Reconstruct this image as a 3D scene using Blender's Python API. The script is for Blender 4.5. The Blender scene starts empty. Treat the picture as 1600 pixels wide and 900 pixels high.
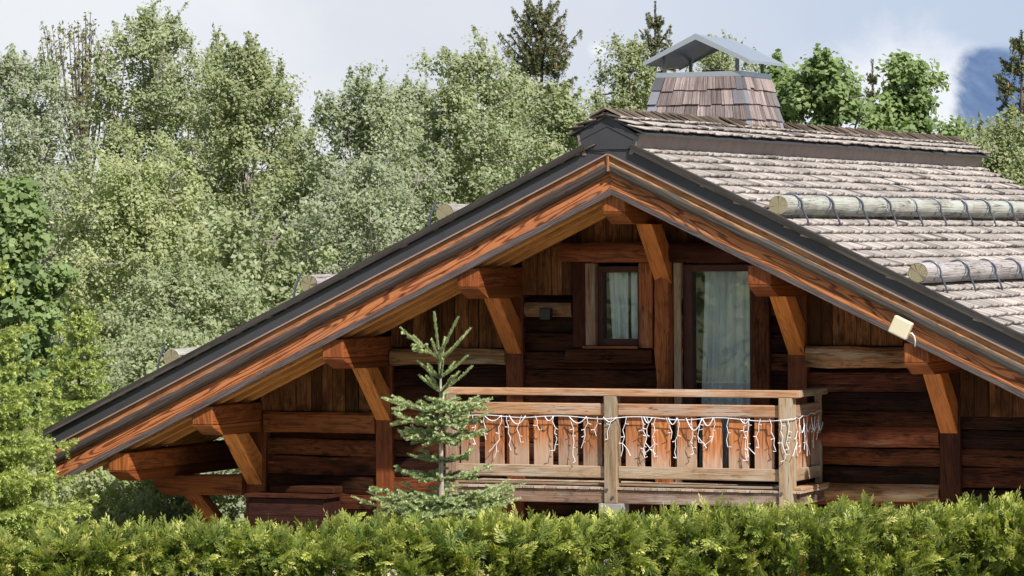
import bpy, math, random
import numpy as np
from mathutils import Vector, Matrix

random.seed(11)
RNG = np.random.default_rng(7)
S = bpy.context.scene
COL = S.collection
PSI = math.radians(23.3)
TAN = 0.472                                   # roof slope
SLOPE = math.atan(TAN)
CS, SN = math.cos(PSI), math.sin(PSI)
ORG = Vector((1.022, 38.67, 0.0))             # foot of the gable apex on the ground
CAM_Z = 3.6

def W(u, v, z=0.0):
    """chalet coordinates (along gable, into the house, up) -> world"""
    return Vector((ORG.x + u*CS + v*SN, ORG.y - u*SN + v*CS, z))

# ------------------------------------------------------------------ objects
def tag(o, label=None, cat=None, group=None, kind=None):
    if label: o['label'] = label
    if cat: o['category'] = cat
    if group: o['group'] = group
    if kind: o['kind'] = kind
    return o

def empty(name, loc, rz=0.0):
    o = bpy.data.objects.new(name, None)
    COL.objects.link(o)
    o.location = loc
    o.rotation_euler = (0, 0, rz)
    o.empty_display_size = 0.2
    return o

class MB:
    """collects shapes; build() links them as one mesh object"""
    def __init__(self):
        self.v, self.f, self.uv, self.t = [], [], [], []
    def face(self, idx, uvs, tint):
        self.f.append(idx); self.uv.append(uvs); self.t.append(tint)
    def rt(self):
        return (random.random(), random.random(), random.random())
    def box(self, o, L, Wd, T, tint=None):
        """corner o, edge vectors L (grain), Wd, T"""
        o, L, Wd, T = Vector(o), Vector(L), Vector(Wd), Vector(T)
        if L.cross(Wd).dot(T) < 0:
            o = o + T; T = -T
        t = tint or self.rt()
        b = len(self.v)
        for k in range(8):
            self.v.append(o + L*(k & 1) + Wd*((k >> 1) & 1) + T*((k >> 2) & 1))
        l, w, h = L.length, Wd.length, T.length
        su = t[2]*37.0
        def q(i, a, bb):
            self.face([b+j for j in i], [(su, 0), (su+a, 0), (su+a, bb), (su, bb)], t)
        q((4, 5, 7, 6), l, w)            # +T
        q((1, 0, 2, 3), l, w)            # -T
        q((0, 1, 5, 4), l, h)            # -W
        q((3, 2, 6, 7), l, h)            # +W
        q((2, 0, 4, 6), w*.6, h)         # -L
        q((1, 3, 7, 5), w*.6, h)         # +L
        return self
    def bx(self, a0, a1, b0, b1, c0, c1, grain='x', tint=None):
        """axis aligned box"""
        dx, dy, dz = (a1-a0, 0, 0), (0, b1-b0, 0), (0, 0, c1-c0)
        o = (a0, b0, c0)
        if grain == 'x': return self.box(o, dx, dz, dy, tint)
        if grain == 'y': return self.box(o, dy, dz, dx, tint)
        return self.box(o, dz, dx, dy, tint)
    def loft(self, secs, tint=None, caps=True, closed=True):
        t = tint or self.rt()
        b = len(self.v); n = len(secs[0]); su = t[2]*37.0
        acc = 0.0; us = [0.0]
        cen = [sum((Vector(p) for p in s), Vector())/n for s in secs]
        for i in range(1, len(secs)):
            acc += (cen[i]-cen[i-1]).length; us.append(acc)
        per = [0.0]
        for j in range(n):
            per.append(per[-1]+(Vector(secs[0][(j+1) % n])-Vector(secs[0][j])).length)
        for s in secs:
            for p in s: self.v.append(Vector(p))
        m = n if closed else n-1
        for i in range(len(secs)-1):
            for j in range(m):
                k = (j+1) % n
                self.face([b+i*n+j, b+i*n+k, b+(i+1)*n+k, b+(i+1)*n+j],
                          [(su+us[i], per[j]), (su+us[i], per[j+1]), (su+us[i+1], per[j+1]), (su+us[i+1], per[j])], t)
        if caps and closed:
            for i, rev in ((0, True), (len(secs)-1, False)):
                idx = [b+i*n+j for j in range(n)]
                c = cen[i]
                uvs = [(su+(Vector(secs[i][j])-c).x*.5, (Vector(secs[i][j])-c).z) for j in range(n)]
                if rev: idx.reverse(); uvs.reverse()
                self.face(idx, uvs, t)
        return self
    def tube(self, pts, r, n=6, tint=None, caps=True):
        pts = [Vector(p) for p in pts]
        if not hasattr(r, '__len__'): r = [r]*len(pts)
        secs = []
        ref = Vector((0.13, 0.31, 0.94))
        for i, p in enumerate(pts):
            d = (pts[min(i+1, len(pts)-1)]-pts[max(i-1, 0)])
            if d.length < 1e-9: d = Vector((0, 0, 1))
            d.normalize()
            a = ref - d*ref.dot(d)
            if a.length < .15:
                a = Vector((1, 0, 0)) - d*d.x
            a.normalize(); ref = a
            c = d.cross(a)
            secs.append([p + (a*math.cos(2*math.pi*k/n) + c*math.sin(2*math.pi*k/n))*r[i] for k in range(n)])
        return self.loft(secs, tint, caps)
    def poly_prism(self, poly, ext, tint=None):
        """flat polygon (list of points) pushed by vector ext"""
        e = Vector(ext)
        return self.loft([[Vector(p) for p in poly], [Vector(p)+e for p in poly]], tint)
    def build(self, name, mat, parent=None, smooth=False, bevel=0.0):
        me = bpy.data.meshes.new(name)
        me.from_pydata([tuple(p) for p in self.v], [], self.f)
        uvl = me.uv_layers.new(name='UVMap')
        flat = [c for f in self.uv for uv in f for c in uv]
        uvl.data.foreach_set('uv', flat)
        ca = me.color_attributes.new('tint', 'FLOAT_COLOR', 'CORNER')
        colr = [c for f, t in zip(self.f, self.t) for _ in f for c in (t[0], t[1], t[2], 1.0)]
        ca.data.foreach_set('color', colr)
        me.materials.append(mat)
        import bmesh
        bm = bmesh.new(); bm.from_mesh(me)
        bmesh.ops.recalc_face_normals(bm, faces=bm.faces)
        bm.to_mesh(me); bm.free()
        if smooth:
            me.polygons.foreach_set('use_smooth', [True]*len(me.polygons))
        o = bpy.data.objects.new(name, me)
        COL.objects.link(o)
        if parent is not None: o.parent = parent
        if bevel:
            md = o.modifiers.new('bevel', 'BEVEL')
            md.width = bevel; md.segments = 2; md.limit_method = 'ANGLE'; md.angle_limit = math.radians(40)
        return o

def quads(name, P, mat, tints, parent=None):
    """P: (M,4,3) array of quads, tints (M,3)"""
    M = len(P)
    me = bpy.data.meshes.new(name)
    me.vertices.add(M*4); me.loops.add(M*4); me.polygons.add(M)
    me.vertices.foreach_set('co', np.ascontiguousarray(P, dtype=np.float32).ravel())
    me.loops.foreach_set('vertex_index', np.arange(M*4, dtype=np.int32))
    me.polygons.foreach_set('loop_start', np.arange(0, M*4, 4, dtype=np.int32))
    me.update(calc_edges=True)
    ca = me.color_attributes.new('tint', 'FLOAT_COLOR', 'CORNER')
    c = np.ones((M, 4, 4), dtype=np.float32)
    c[:, :, :3] = tints[:, None, :]
    ca.data.foreach_set('color', c.ravel())
    me.materials.append(mat)
    me.validate()
    o = bpy.data.objects.new(name, me)
    COL.objects.link(o)
    if parent is not None: o.parent = parent
    return o

# ------------------------------------------------------------------ materials
class NT:
    def __init__(self, name):
        self.m = bpy.data.materials.new(name)
        self.m.use_nodes = True
        self.n = self.m.node_tree.nodes; self.l = self.m.node_tree.links
        self.n.clear()
        self.out = self.n.new('ShaderNodeOutputMaterial')
    def put(self, inp, val):
        if hasattr(val, 'is_linked') or isinstance(val, bpy.types.NodeSocket): self.l.new(val, inp)
        elif val is not None: inp.default_value = val
    def math(self, op, a, b=None, c=None, clamp=False):
        n = self.n.new('ShaderNodeMath'); n.operation = op; n.use_clamp = clamp
        for i, x in enumerate((a, b, c)):
            if x is not None: self.put(n.inputs[i], x)
        return n.outputs[0]
    def mix(self, fac, a, b, mode='MIX'):
        n = self.n.new('ShaderNodeMix'); n.data_type = 'RGBA'; n.blend_type = mode
        self.put(n.inputs['Factor'], fac)
        for sock, x in ((n.inputs[6], a), (n.inputs[7], b)):
            if isinstance(x, tuple) and len(x) == 3: x = (*x, 1)
            self.put(sock, x)
        return n.outputs[2]
    def ramp(self, x, lo, hi):
        n = self.n.new('ShaderNodeMapRange'); n.interpolation_type = 'SMOOTHSTEP'
        self.put(n.inputs[0], x); n.inputs[1].default_value = lo; n.inputs[2].default_value = hi
        return n.outputs[0]
    def comb(self, x, y, z):
        n = self.n.new('ShaderNodeCombineXYZ')
        for i, k in enumerate((x, y, z)): self.put(n.inputs[i], k)
        return n.outputs[0]
    def noise(self, vec, scale=1.0, detail=4.0, rough=.55, dist=0.0):
        n = self.n.new('ShaderNodeTexNoise')
        if vec is not None: self.l.new(vec, n.inputs['Vector'])
        n.inputs['Scale'].default_value = scale; n.inputs['Detail'].default_value = detail
        n.inputs['Roughness'].default_value = rough; n.inputs['Distortion'].default_value = dist
        return n.outputs['Fac']
    def uv(self):
        n = self.n.new('ShaderNodeUVMap'); n.uv_map = 'UVMap'
        s = self.n.new('ShaderNodeSeparateXYZ'); self.l.new(n.outputs[0], s.inputs[0])
        return s.outputs[0], s.outputs[1]
    def tint(self):
        n = self.n.new('ShaderNodeAttribute'); n.attribute_name = 'tint'
        s = self.n.new('ShaderNodeSeparateColor'); self.l.new(n.outputs['Color'], s.inputs[0])
        return s.outputs[0], s.outputs[1], s.outputs[2]
    def obj(self):
        n = self.n.new('ShaderNodeTexCoord'); return n.outputs['Object']
    def sep(self, v):
        s = self.n.new('ShaderNodeSeparateXYZ'); self.l.new(v, s.inputs[0]); return s.outputs
    def bump(self, h, strength=.3, dist=.01):
        n = self.n.new('ShaderNodeBump'); n.inputs['Strength'].default_value = strength
        n.inputs['Distance'].default_value = dist
        self.put(n.inputs['Height'], h); return n.outputs[0]
    def bsdf(self, color, rough=.6, normal=None, **kw):
        b = self.n.new('ShaderNodeBsdfPrincipled')
        if isinstance(color, tuple) and len(color) == 3: color = (*color, 1)
        self.put(b.inputs['Base Color'], color); self.put(b.inputs['Roughness'], rough)
        if normal is not None: self.l.new(normal, b.inputs['Normal'])
        for k, v in kw.items(): self.put(b.inputs[k.replace('_', ' ')], v)
        return b.outputs[0]
    def done(self, sh):
        self.l.new(sh, self.out.inputs['Surface']); return self.m

def wood(name, light, dark, grey=None, grey_amt=0.0, rough=.6, rings=.5, edge=None, ends=None,
         var=.35, bump=.35, knots=True, stain=.3, spec=.16, crack=.75):
    """grain along UV.x; grey = weathered tone in patches; edge=(v0, tone, width): below v0 across the board the tone takes over"""
    n = NT(name)
    u, v = n.uv(); tr, tg, tb = n.tint()
    seed = n.math('MULTIPLY', tb, 61.0)
    fine = n.noise(n.comb(n.math('MULTIPLY', u, 2.2), n.math('MULTIPLY', v, 75.0), seed), 1, 5, .62)
    mid = n.noise(n.comb(n.math('MULTIPLY', u, .9), n.math('MULTIPLY', v, 15.0), seed), 1, 3, .5)
    lowf = n.noise(n.comb(n.math('MULTIPLY', u, .75), n.math('MULTIPLY', v, 6.5), seed), 1, 1.2, .4)
    ring = n.math('SINE', n.math('ADD', n.math('MULTIPLY', lowf, 88.0), n.math('MULTIPLY', fine, 2.2)))
    ring = n.ramp(ring, .05, .95)
    g = n.math('ADD', n.math('MULTIPLY', n.ramp(fine, .36, .68), .5), n.math('MULTIPLY', n.ramp(mid, .3, .72), .5))
    g = n.math('ADD', n.math('MULTIPLY', g, 1.0-rings), n.math('MULTIPLY', ring, rings))
    col = n.mix(g, light, dark)
    big = n.noise(n.comb(n.math('MULTIPLY', u, 1.3), n.math('MULTIPLY', v, 3.0), n.math('ADD', seed, 9.0)), 1, 4, .6)
    col = n.mix(n.math('MULTIPLY', n.ramp(big, .45, .75), stain), col, tuple(c*.35 for c in dark))
    ck = n.noise(n.comb(n.math('MULTIPLY', u, .8), n.math('MULTIPLY', v, 26.0), n.math('ADD', seed, 17.0)), 1, 3, .55)
    ck = n.ramp(n.math('ABSOLUTE', n.math('SUBTRACT', ck, .5)), .016, .004)
    ckm = n.ramp(n.noise(n.comb(n.math('MULTIPLY', u, 1.7), n.math('MULTIPLY', v, 6.0), n.math('ADD', seed, 29.0)), 1, 3, .6), .48, .58)
    ckf = n.math('MULTIPLY', n.math('MULTIPLY', ck, ckm), crack)
    dirt = n.noise(n.comb(n.math('MULTIPLY', u, 4.5), n.math('MULTIPLY', v, 9.0), n.math('ADD', seed, 41.0)), 1, 6, .72)
    col = n.mix(n.math('MULTIPLY', n.ramp(dirt, .50, .66), stain*.8), col, tuple(c*.30 for c in dark))
    if knots:
        vor = n.n.new('ShaderNodeTexVoronoi'); vor.voronoi_dimensions = '3D'
        n.l.new(n.comb(n.math('MULTIPLY', u, 1.5), n.math('MULTIPLY', v, 4.0), seed), vor.inputs['Vector'])
        vor.inputs['Scale'].default_value = 1.0
        kn = n.ramp(vor.outputs['Distance'], .12, .05)
        col = n.mix(n.math('MULTIPLY', kn, .8), col, tuple(c*.3 for c in dark))
    if grey:
        gn = n.noise(n.comb(n.math('MULTIPLY', u, 1.1), n.math('MULTIPLY', v, 7.0), n.math('ADD', seed, 3.0)), 1, 5, .65)
        gm = n.ramp(gn, .62-.5*grey_amt, .80-.5*grey_amt)
        gcol = n.mix(fine, tuple(c*1.25 for c in grey), tuple(c*.55 for c in grey))
        col = n.mix(gm, col, gcol)
    if edge:
        v0, tone, wd = edge
        wob = n.noise(n.comb(n.math('MULTIPLY', u, 1.6), n.math('MULTIPLY', v, 5.0), seed), 1, 5, .65)
        vv = n.math('ADD', v, n.math('MULTIPLY', n.math('SUBTRACT', wob, .5), wd*3.2))
        em = n.ramp(vv, v0-wd*.3, v0+wd*.3)
        ecol = n.mix(n.ramp(fine, .3, .7), tuple(c*1.3 for c in tone), tuple(c*.5 for c in tone))
        col = n.mix(em, col, ecol)
    col = n.mix(ckf, col, tuple(c*.2 for c in dark))
    bright = n.math('ADD', 1.0-var*.5, n.math('MULTIPLY', tr, var))
    col = n.mix(1.0, col, n.comb(bright, n.math('MULTIPLY', bright, n.math('ADD', .93, n.math('MULTIPLY', tg, .14))), bright), 'MULTIPLY')
    nrm = n.bump(n.math('ADD', n.math('ADD', n.math('MULTIPLY', g, -.6), n.math('MULTIPLY', fine, -.4)), n.math('MULTIPLY', ckf, -2.0)), bump, .012)
    return n.done(n.bsdf(col, rough, nrm, Specular_IOR_Level=spec))

M = {}
M['orange'] = wood('varnished_larch', (.28, .088, .026), (.075, .020, .007), rough=.46, rings=.35, stain=.55, var=.35)
M['brace'] = wood('varnished_brace', (.54, .20, .052), (.25, .075, .018), rough=.5, rings=.3, stain=.3, var=.3)  # brighter copy of the larch; colour raised to stand in for bounced light
M['post'] = wood('post_larch', (.20, .056, .016), (.065, .017, .007), rough=.5, rings=.3, stain=.35)
M['oldpost'] = wood('old_post_timber', (.075, .024, .012), (.02, .008, .005), rough=.6, rings=.3, stain=.5, spec=.08)
M['barge_top'] = wood('barge_board_timber', (.43, .205, .090), (.17, .062, .022), grey=(.24, .18, .13), grey_amt=.12, rough=.55, rings=.25, stain=.5,
                      edge=(.088, (.066, .054, .047), .035), var=.15)
M['barge_low'] = wood('barge_board_grain', (.42, .165, .060), (.10, .028, .011), grey=(.20, .145, .11), grey_amt=.10, rough=.55, rings=.75, stain=.35,
                      edge=(.165, (.115, .095, .088), .018), var=.15)
M['log'] = wood('old_dark_log', (.115, .034, .012), (.019, .0065, .003), grey=(.22, .13, .08), grey_amt=.07, rough=.55,
                rings=.25, stain=.95, var=1.6, bump=.9, spec=.10)
M['hewn'] = wood('hewn_pale_beam', (.36, .20, .09), (.13, .055, .022), grey=(.36, .27, .18), grey_amt=.25, rough=.7,
                 rings=.2, stain=.75, bump=.8)
M['redlog'] = wood('red_lit_log', (.33, .105, .040), (.10, .028, .012), grey=(.34, .22, .15), grey_amt=.05, rough=.6, rings=.3, stain=.7, bump=.6)  # lit copy of the wall log; the sun it catches is in the colour
M['plank'] = wood('gable_plank', (.17, .070, .024), (.038, .014, .006), grey=(.2, .13, .08), grey_amt=.08, rough=.65, rings=.3, stain=.75, var=1.3, spec=.1)
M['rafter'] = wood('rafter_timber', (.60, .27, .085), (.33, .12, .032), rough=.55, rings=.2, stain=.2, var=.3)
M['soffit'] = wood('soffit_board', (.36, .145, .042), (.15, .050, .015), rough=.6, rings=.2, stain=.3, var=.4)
M['rail'] = wood('weathered_rail', (.40, .235, .125), (.19, .095, .042), grey=(.36, .28, .21), grey_amt=.28, rough=.7, rings=.3, stain=.25)
M['railgrey'] = wood('grey_rail', (.31, .205, .135), (.15, .090, .055), grey=(.31, .25, .20), grey_amt=.32, rough=.75, rings=.25, stain=.3)
M['baluster'] = wood('baluster_board', (.52, .26, .11), (.24, .095, .034), rough=.6, rings=.45, stain=.2,
                     edge=(9, (.5, .4, .3), .05), var=.5)
M['deck'] = wood('deck_board', (.36, .26, .18), (.2, .13, .085), grey=(.36, .3, .25), grey_amt=.4, rough=.75, rings=.2)
M['darkdeck'] = wood('old_fascia', (.20, .13, .09), (.07, .04, .028), grey=(.25, .2, .17), grey_amt=.25, rough=.75, rings=.2, stain=.7)
M['pole'] = wood('bare_pole', (.325, .305, .285), (.175, .158, .142), grey=(.35, .335, .32), grey_amt=.35, rough=.75, rings=.08, stain=.45, bump=.7, crack=1.0)
M['jamb'] = wood('pale_jamb', (.34, .22, .14), (.15, .085, .05), grey=(.33, .26, .2), grey_amt=.25, rough=.7, rings=.3)
M['rough'] = wood('flaking_post', (.36, .115, .035), (.13, .034, .014), grey=(.35, .24, .17), grey_amt=.10, rough=.6, rings=.3, stain=.8, bump=1.0)
M['chest'] = wood('chest_board', (.040, .015, .010), (.016, .007, .005), rough=.6, rings=.2, stain=.5, var=.5, spec=.1)
M['frame'] = wood('window_frame_stain', (.075, .028, .018), (.035, .013, .009), rough=.4, rings=.2, stain=.2, var=.2, crack=.2)

def baluster_mat():
    """orange boards bleached at the foot: the bleaching follows the length of each board"""
    n = NT('bleached_baluster')
    u, v = n.uv(); tr, tg, tb = n.tint()
    p = n.sep(n.obj())
    seed = n.math('MULTIPLY', tb, 61.0)
    fine = n.noise(n.comb(n.math('MULTIPLY', u, 2.2), n.math('MULTIPLY', v, 80.0), seed), 1, 5, .62)
    lowf = n.noise(n.comb(n.math('MULTIPLY', u, 1.5), n.math('MULTIPLY', v, 7.5), seed), 1, 1.2, .4)
    ring = n.ramp(n.math('SINE', n.math('MULTIPLY', lowf, 55.0)), -.1, .95)
    g = n.math('ADD', n.math('MULTIPLY', n.ramp(fine, .35, .68), .55), n.math('MULTIPLY', ring, .45))
    col = n.mix(g, (.40, .150, .050), (.14, .045, .014))
    wob = n.noise(n.comb(n.math('MULTIPLY', u, 3.0), n.math('MULTIPLY', v, 30.0), seed), 1, 4, .6)
    h = n.math('ADD', p[2], n.math('MULTIPLY', n.math('SUBTRACT', wob, .5), .42))
    h = n.math('ADD', h, n.math('MULTIPLY', tg, .22))
    gm = n.ramp(h, 1.62, 1.34)
    col = n.mix(n.math('MULTIPLY', gm, .8), col, n.mix(fine, (.44, .34, .26), (.23, .15, .10)))
    br = n.math('ADD', .72, n.math('MULTIPLY', tr, .5))
    col = n.mix(1.0, col, n.comb(br, br, br), 'MULTIPLY')
    return n.done(n.bsdf(col, .62, n.bump(g, -.35, .01), Specular_IOR_Level=.35))
M['baluster'] = baluster_mat()

def shingle_mat(name, a, b, dark, var=.5):
    n = NT(name)
    u, v = n.uv(); tr, tg, tb = n.tint()
    seed = n.math('MULTIPLY', tb, 53.0)
    fine = n.noise(n.comb(n.math('MULTIPLY', u, 3.0), n.math('MULTIPLY', v, 90.0), seed), 1, 4, .65)
    pat = n.noise(n.obj(), 1.1, 5, .6)
    col = n.mix(n.ramp(fine, .32, .68), a, b)
    col = n.mix(n.ramp(tg, .93, .97), col, dark)                      # a few dark replaced shakes
    col = n.mix(n.math('MULTIPLY', n.ramp(pat, .44, .70), .6), col, tuple(c*.55 for c in b))
    ms_ = n.noise(n.obj(), 16.0, 5, .7)
    col = n.mix(n.math('MULTIPLY', n.ramp(ms_, .60, .72), .5), col, (.075, .070, .05))
    br = n.math('ADD', 1-var*.5, n.math('MULTIPLY', tr, var))
    col = n.mix(1.0, col, n.comb(br, br, br), 'MULTIPLY')
    return n.done(n.bsdf(col, .8, n.bump(fine, .5, .008), Specular_IOR_Level=.2))
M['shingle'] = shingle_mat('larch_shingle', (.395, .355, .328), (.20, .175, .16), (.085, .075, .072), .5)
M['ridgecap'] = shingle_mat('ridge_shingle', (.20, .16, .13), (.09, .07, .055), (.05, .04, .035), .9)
M['edge'] = shingle_mat('edge_shingle_dark', (.062, .054, .049), (.03, .026, .023), (.025, .022, .02), .8)
M['chimshingle'] = shingle_mat('chimney_shingle', (.30, .248, .238), (.10, .072, .067), (.15, .15, .17), .9)

def metal(name, col, rough, metallic, noise_amt=.25, tone2=None, scale=3.0):
    n = NT(name)
    o = n.obj()
    a = n.noise(o, scale, 5, .6)
    c = n.mix(n.math('MULTIPLY', n.ramp(a, .35, .75), noise_amt), col, tone2 or tuple(x*.5 for x in col))
    r = n.math('ADD', rough-.08, n.math('MULTIPLY', a, .16))
    return n.done(n.bsdf(c, r, n.bump(a, .08, .01), Metallic=metallic))
M['flash'] = metal('dark_sheet_metal', (.036, .035, .040), .5, .05, .5, (.018, .018, .021))
M['flashside'] = metal('brown_sheet_metal', (.235, .175, .168), .45, .2, .6, (.14, .10, .095), 6.0)
M['drip'] = metal('drip_edge_metal', (.34, .24, .20), .4, .4)
M['zinc'] = metal('zinc_sheet', (.42, .45, .49), .38, .65, .3, (.30, .33, .37))
M['zincdark'] = metal('zinc_dull', (.20, .20, .21), .5, .4, .4)
M['strap'] = metal('steel_strap', (.10, .115, .145), .4, .55)
M['black'] = metal('black_plastic', (.012, .012, .014), .5, 0.0)
M['steel'] = metal('bolt_steel', (.10, .10, .11), .45, .6)

def simple(name, col, rough=.5, **kw):
    n = NT(name); return n.done(n.bsdf(col, rough, **kw))
M['white'] = simple('white_wire', (.58, .58, .60), .4)
M['cream'] = simple('cream_plastic', (.52, .47, .34), .45)
M['inside'] = simple('dim_interior', (.30, .27, .23), .9)
def endgrain():
    n = NT('cracked_end_grain'); u, v = n.uv(); tr, tg, tb = n.tint()
    r = n.math('SQRT', n.math('ADD', n.math('MULTIPLY', u, u), n.math('MULTIPLY', v, v)))
    a = n.math('ARCTAN2', v, u)
    w_ = n.noise(n.comb(u, v, tb), 14.0, 3, .6)
    ring = n.math('SINE', n.math('ADD', n.math('MULTIPLY', r, 420.0), n.math('MULTIPLY', w_, 9.0)))
    col = n.mix(n.ramp(ring, -1, 1), (.30, .26, .155), (.15, .125, .075))
    ck = n.noise(n.comb(n.math('COSINE', a), n.math('SINE', a), tb), 3.2, 3, .7)
    col = n.mix(n.ramp(ck, .56, .62), col, (.05, .042, .03))
    col = n.mix(n.ramp(r, .085, .105), col, (.07, .06, .045))
    return n.done(n.bsdf(col, .85))
M['endgrain'] = endgrain()
M['stone'] = metal('grey_stone', (.22, .21, .21), .85, 0, .5)

def curtain_mat():
    n = NT('sheer_voile')
    d = n.n.new('ShaderNodeBsdfDiffuse'); d.inputs[0].default_value = (.90, .93, .92, 1)
    tl = n.n.new('ShaderNodeBsdfTranslucent'); tl.inputs[0].default_value = (.8, .84, .82, 1)
    tp = n.n.new('ShaderNodeBsdfTransparent')
    a = n.n.new('ShaderNodeMixShader'); a.inputs[0].default_value = .15
    n.l.new(d.outputs[0], a.inputs[1]); n.l.new(tl.outputs[0], a.inputs[2])
    b = n.n.new('ShaderNodeMixShader'); b.inputs[0].default_value = .93
    n.l.new(tp.outputs[0], b.inputs[1]); n.l.new(a.outputs[0], b.inputs[2])
    return n.done(b.outputs[0])
M['curtain'] = curtain_mat()

def glass_mat():
    n = NT('window_glass')
    tp = n.n.new('ShaderNodeBsdfTransparent'); tp.inputs[0].default_value = (.94, .97, .96, 1)
    gl = n.n.new('ShaderNodeBsdfGlossy'); gl.inputs['Roughness'].default_value = .015
    fr = n.n.new('ShaderNodeFresnel'); fr.inputs[0].default_value = 1.6
    k = n.math('ADD', n.math('MULTIPLY', fr.outputs[0], .9), .04, clamp=True)
    w = n.noise(n.obj(), 2.0, 1, .4)
    n.l.new(n.bump(w, .05, .02), gl.inputs['Normal'])
    mx = n.n.new('ShaderNodeMixShader')
    n.l.new(k, mx.inputs[0]); n.l.new(tp.outputs[0], mx.inputs[1]); n.l.new(gl.outputs[0], mx.inputs[2])
    return n.done(mx.outputs[0])
M['glass'] = glass_mat()

def leaf(name, c1, c2, c3=None, trans=.35, rough=.5, tcol=None, spec=.25):
    """c1..c2 by leaf; c3 on a few leaves"""
    n = NT(name)
    tr, tg, tb = n.tint()
    col = n.mix(tr, c1, c2)
    if c3: col = n.mix(n.ramp(tg, .68, 1.0), col, c3)
    br = n.math('ADD', .75, n.math('MULTIPLY', tb, .5))
    col = n.mix(1.0, col, n.comb(br, br, br), 'MULTIPLY')
    p = n.bsdf(col, rough, Specular_IOR_Level=spec)
    t = n.n.new('ShaderNodeBsdfTranslucent')
    tc = n.mix(1.0, col, tcol or (1.25, 1.35, .6), 'MULTIPLY')
    n.l.new(tc, t.inputs[0])
    mx = n.n.new('ShaderNodeMixShader'); mx.inputs[0].default_value = trans
    n.l.new(p, mx.inputs[1]); n.l.new(t.outputs[0], mx.inputs[2])
    return n.done(mx.outputs[0])
M['sage'] = leaf('leaf_sage', (.225,.255,.145), (.345,.375,.235), (.41,.43,.30), 0.5)
M['sage2'] = leaf('leaf_grey_green', (.215,.245,.165), (.33,.365,.255), (.41,.43,.33), 0.5)
M['olive'] = leaf('leaf_olive', (.20,.23,.125), (.31,.34,.185), (.38,.385,.24), 0.5)
M['maple'] = leaf('leaf_maple', (.14,.20,.078), (.235,.305,.13), (.27,.34,.16), 0.5)
M['yellowgreen'] = leaf('leaf_pale_yellow', (.265,.30,.155), (.385,.415,.23), (.45,.46,.29), 0.5)
M['bud'] = leaf('leaf_bud', (.19,.21,.09), (.27,.27,.12), (.24,.19,.10), 0.4)
M['spruce'] = leaf('needle_spruce', (.085,.10,.05), (.17,.18,.09), (.27,.19,.10), 0.3)
M['youngspruce'] = leaf('needle_young_spruce', (.20,.26,.080), (.42,.47,.155), (.50,.52,.20), 0.45)
M['fir'] = leaf('needle_fir', (.19,.25,.115), (.37,.43,.225), (.52,.55,.31), 0.28)
M['thuja'] = leaf('thuja_spray', (.038,.082,.019), (.38,.41,.09), (.60,.55,.21), 0.38)  # the darkest green puts the shade of the hedge gaps into the sprays
M['cone'] = leaf('spruce_cone', (.22, .11, .05), (.32, .17, .08), None, .0)

def bark(name, a, b):
    n = NT(name)
    o = n.sep(n.obj())
    f = n.noise(n.comb(n.math('MULTIPLY', o[0], 14.0), n.math('MULTIPLY', o[1], 14.0), n.math('MULTIPLY', o[2], 4.0)), 1, 5, .65)
    return n.done(n.bsdf(n.mix(n.ramp(f, .35, .65), a, b), .85, n.bump(f, .6, .02)))
M['bark'] = bark('bark_brown', (.11, .085, .065), (.045, .035, .027))
M['barkpale'] = bark('bark_grey', (.27, .245, .22), (.12, .105, .09))
M['barkfir'] = bark('bark_fir', (.42, .37, .30), (.22, .185, .15))

# ------------------------------------------------------------------ world, sun, camera
SUN = Vector((.352, -.600, .719)).normalized()
elev = math.asin(SUN.z)
w = bpy.data.worlds.new('World'); S.world = w; w.use_nodes = True
nt = w.node_tree; nt.nodes.clear()
class WN(NT):
    def __init__(self):
        self.n = nt.nodes; self.l = nt.links
q = WN()
wo = q.n.new('ShaderNodeOutputWorld'); bg = q.n.new('ShaderNodeBackground'); bg2 = q.n.new('ShaderNodeBackground')
sky = q.n.new('ShaderNodeTexSky'); sky.sky_type = 'NISHITA'; sky.sun_disc = False
sky.sun_elevation = elev; sky.sun_rotation = math.atan2(SUN.x, SUN.y)
sky.altitude = 1000; sky.air_density = 1.0; sky.dust_density = .6
bg.inputs[1].default_value = .08
q.l.new(sky.outputs[0], bg.inputs[0])
tc = q.n.new('ShaderNodeTexCoord')
dv = q.sep(tc.outputs['Generated'])
cn = q.noise(tc.outputs['Generated'], 7.0, 6, .55, .3)
cn2 = q.noise(tc.outputs['Generated'], 22.0, 6, .6, .5)
cn3 = q.noise(tc.outputs['Generated'], 2.2, 4, .5)
# cloud body: pale veil, brighter billows near the horizon on the right
veil = q.mix(q.ramp(cn, .35, .68), (.50, .525, .58), (.60, .615, .645))
side = q.ramp(dv[0], -.02, .13)
veil = q.mix(q.math('MULTIPLY', side, .85), veil, (.345, .42, .545))
def blob(cx, cz, rx, rz, lo, hi, amt):
    dx = q.math('DIVIDE', q.math('SUBTRACT', dv[0], cx), rx)
    dz = q.math('DIVIDE', q.math('SUBTRACT', dv[2], cz), rz)
    d = q.math('SQRT', q.math('ADD', q.math('MULTIPLY', dx, dx), q.math('MULTIPLY', dz, dz)))
    d = q.math('ADD', d, q.math('MULTIPLY', q.math('SUBTRACT', cn2, .5), amt))
    return q.ramp(d, hi, lo)
veil = q.mix(q.math('MULTIPLY', blob(.105, .036, .036, .021, .25, 1.15, 2.2), .9), veil, (.655, .67, .70))
veil = q.mix(q.math('MULTIPLY', blob(.075, .030, .03, .014, .2, 1.3, 2.6), .6), veil, (.61, .635, .68))
veil = q.mix(q.math('MULTIPLY', blob(.0235, .0515, .0035, .0026, .1, 1.2, 1.4), .75), veil, (.66, .69, .72))
gap = q.math('MULTIPLY', blob(.1295, .0400, .0125, .0150, .50, .98, 2.2), .95)
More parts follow.
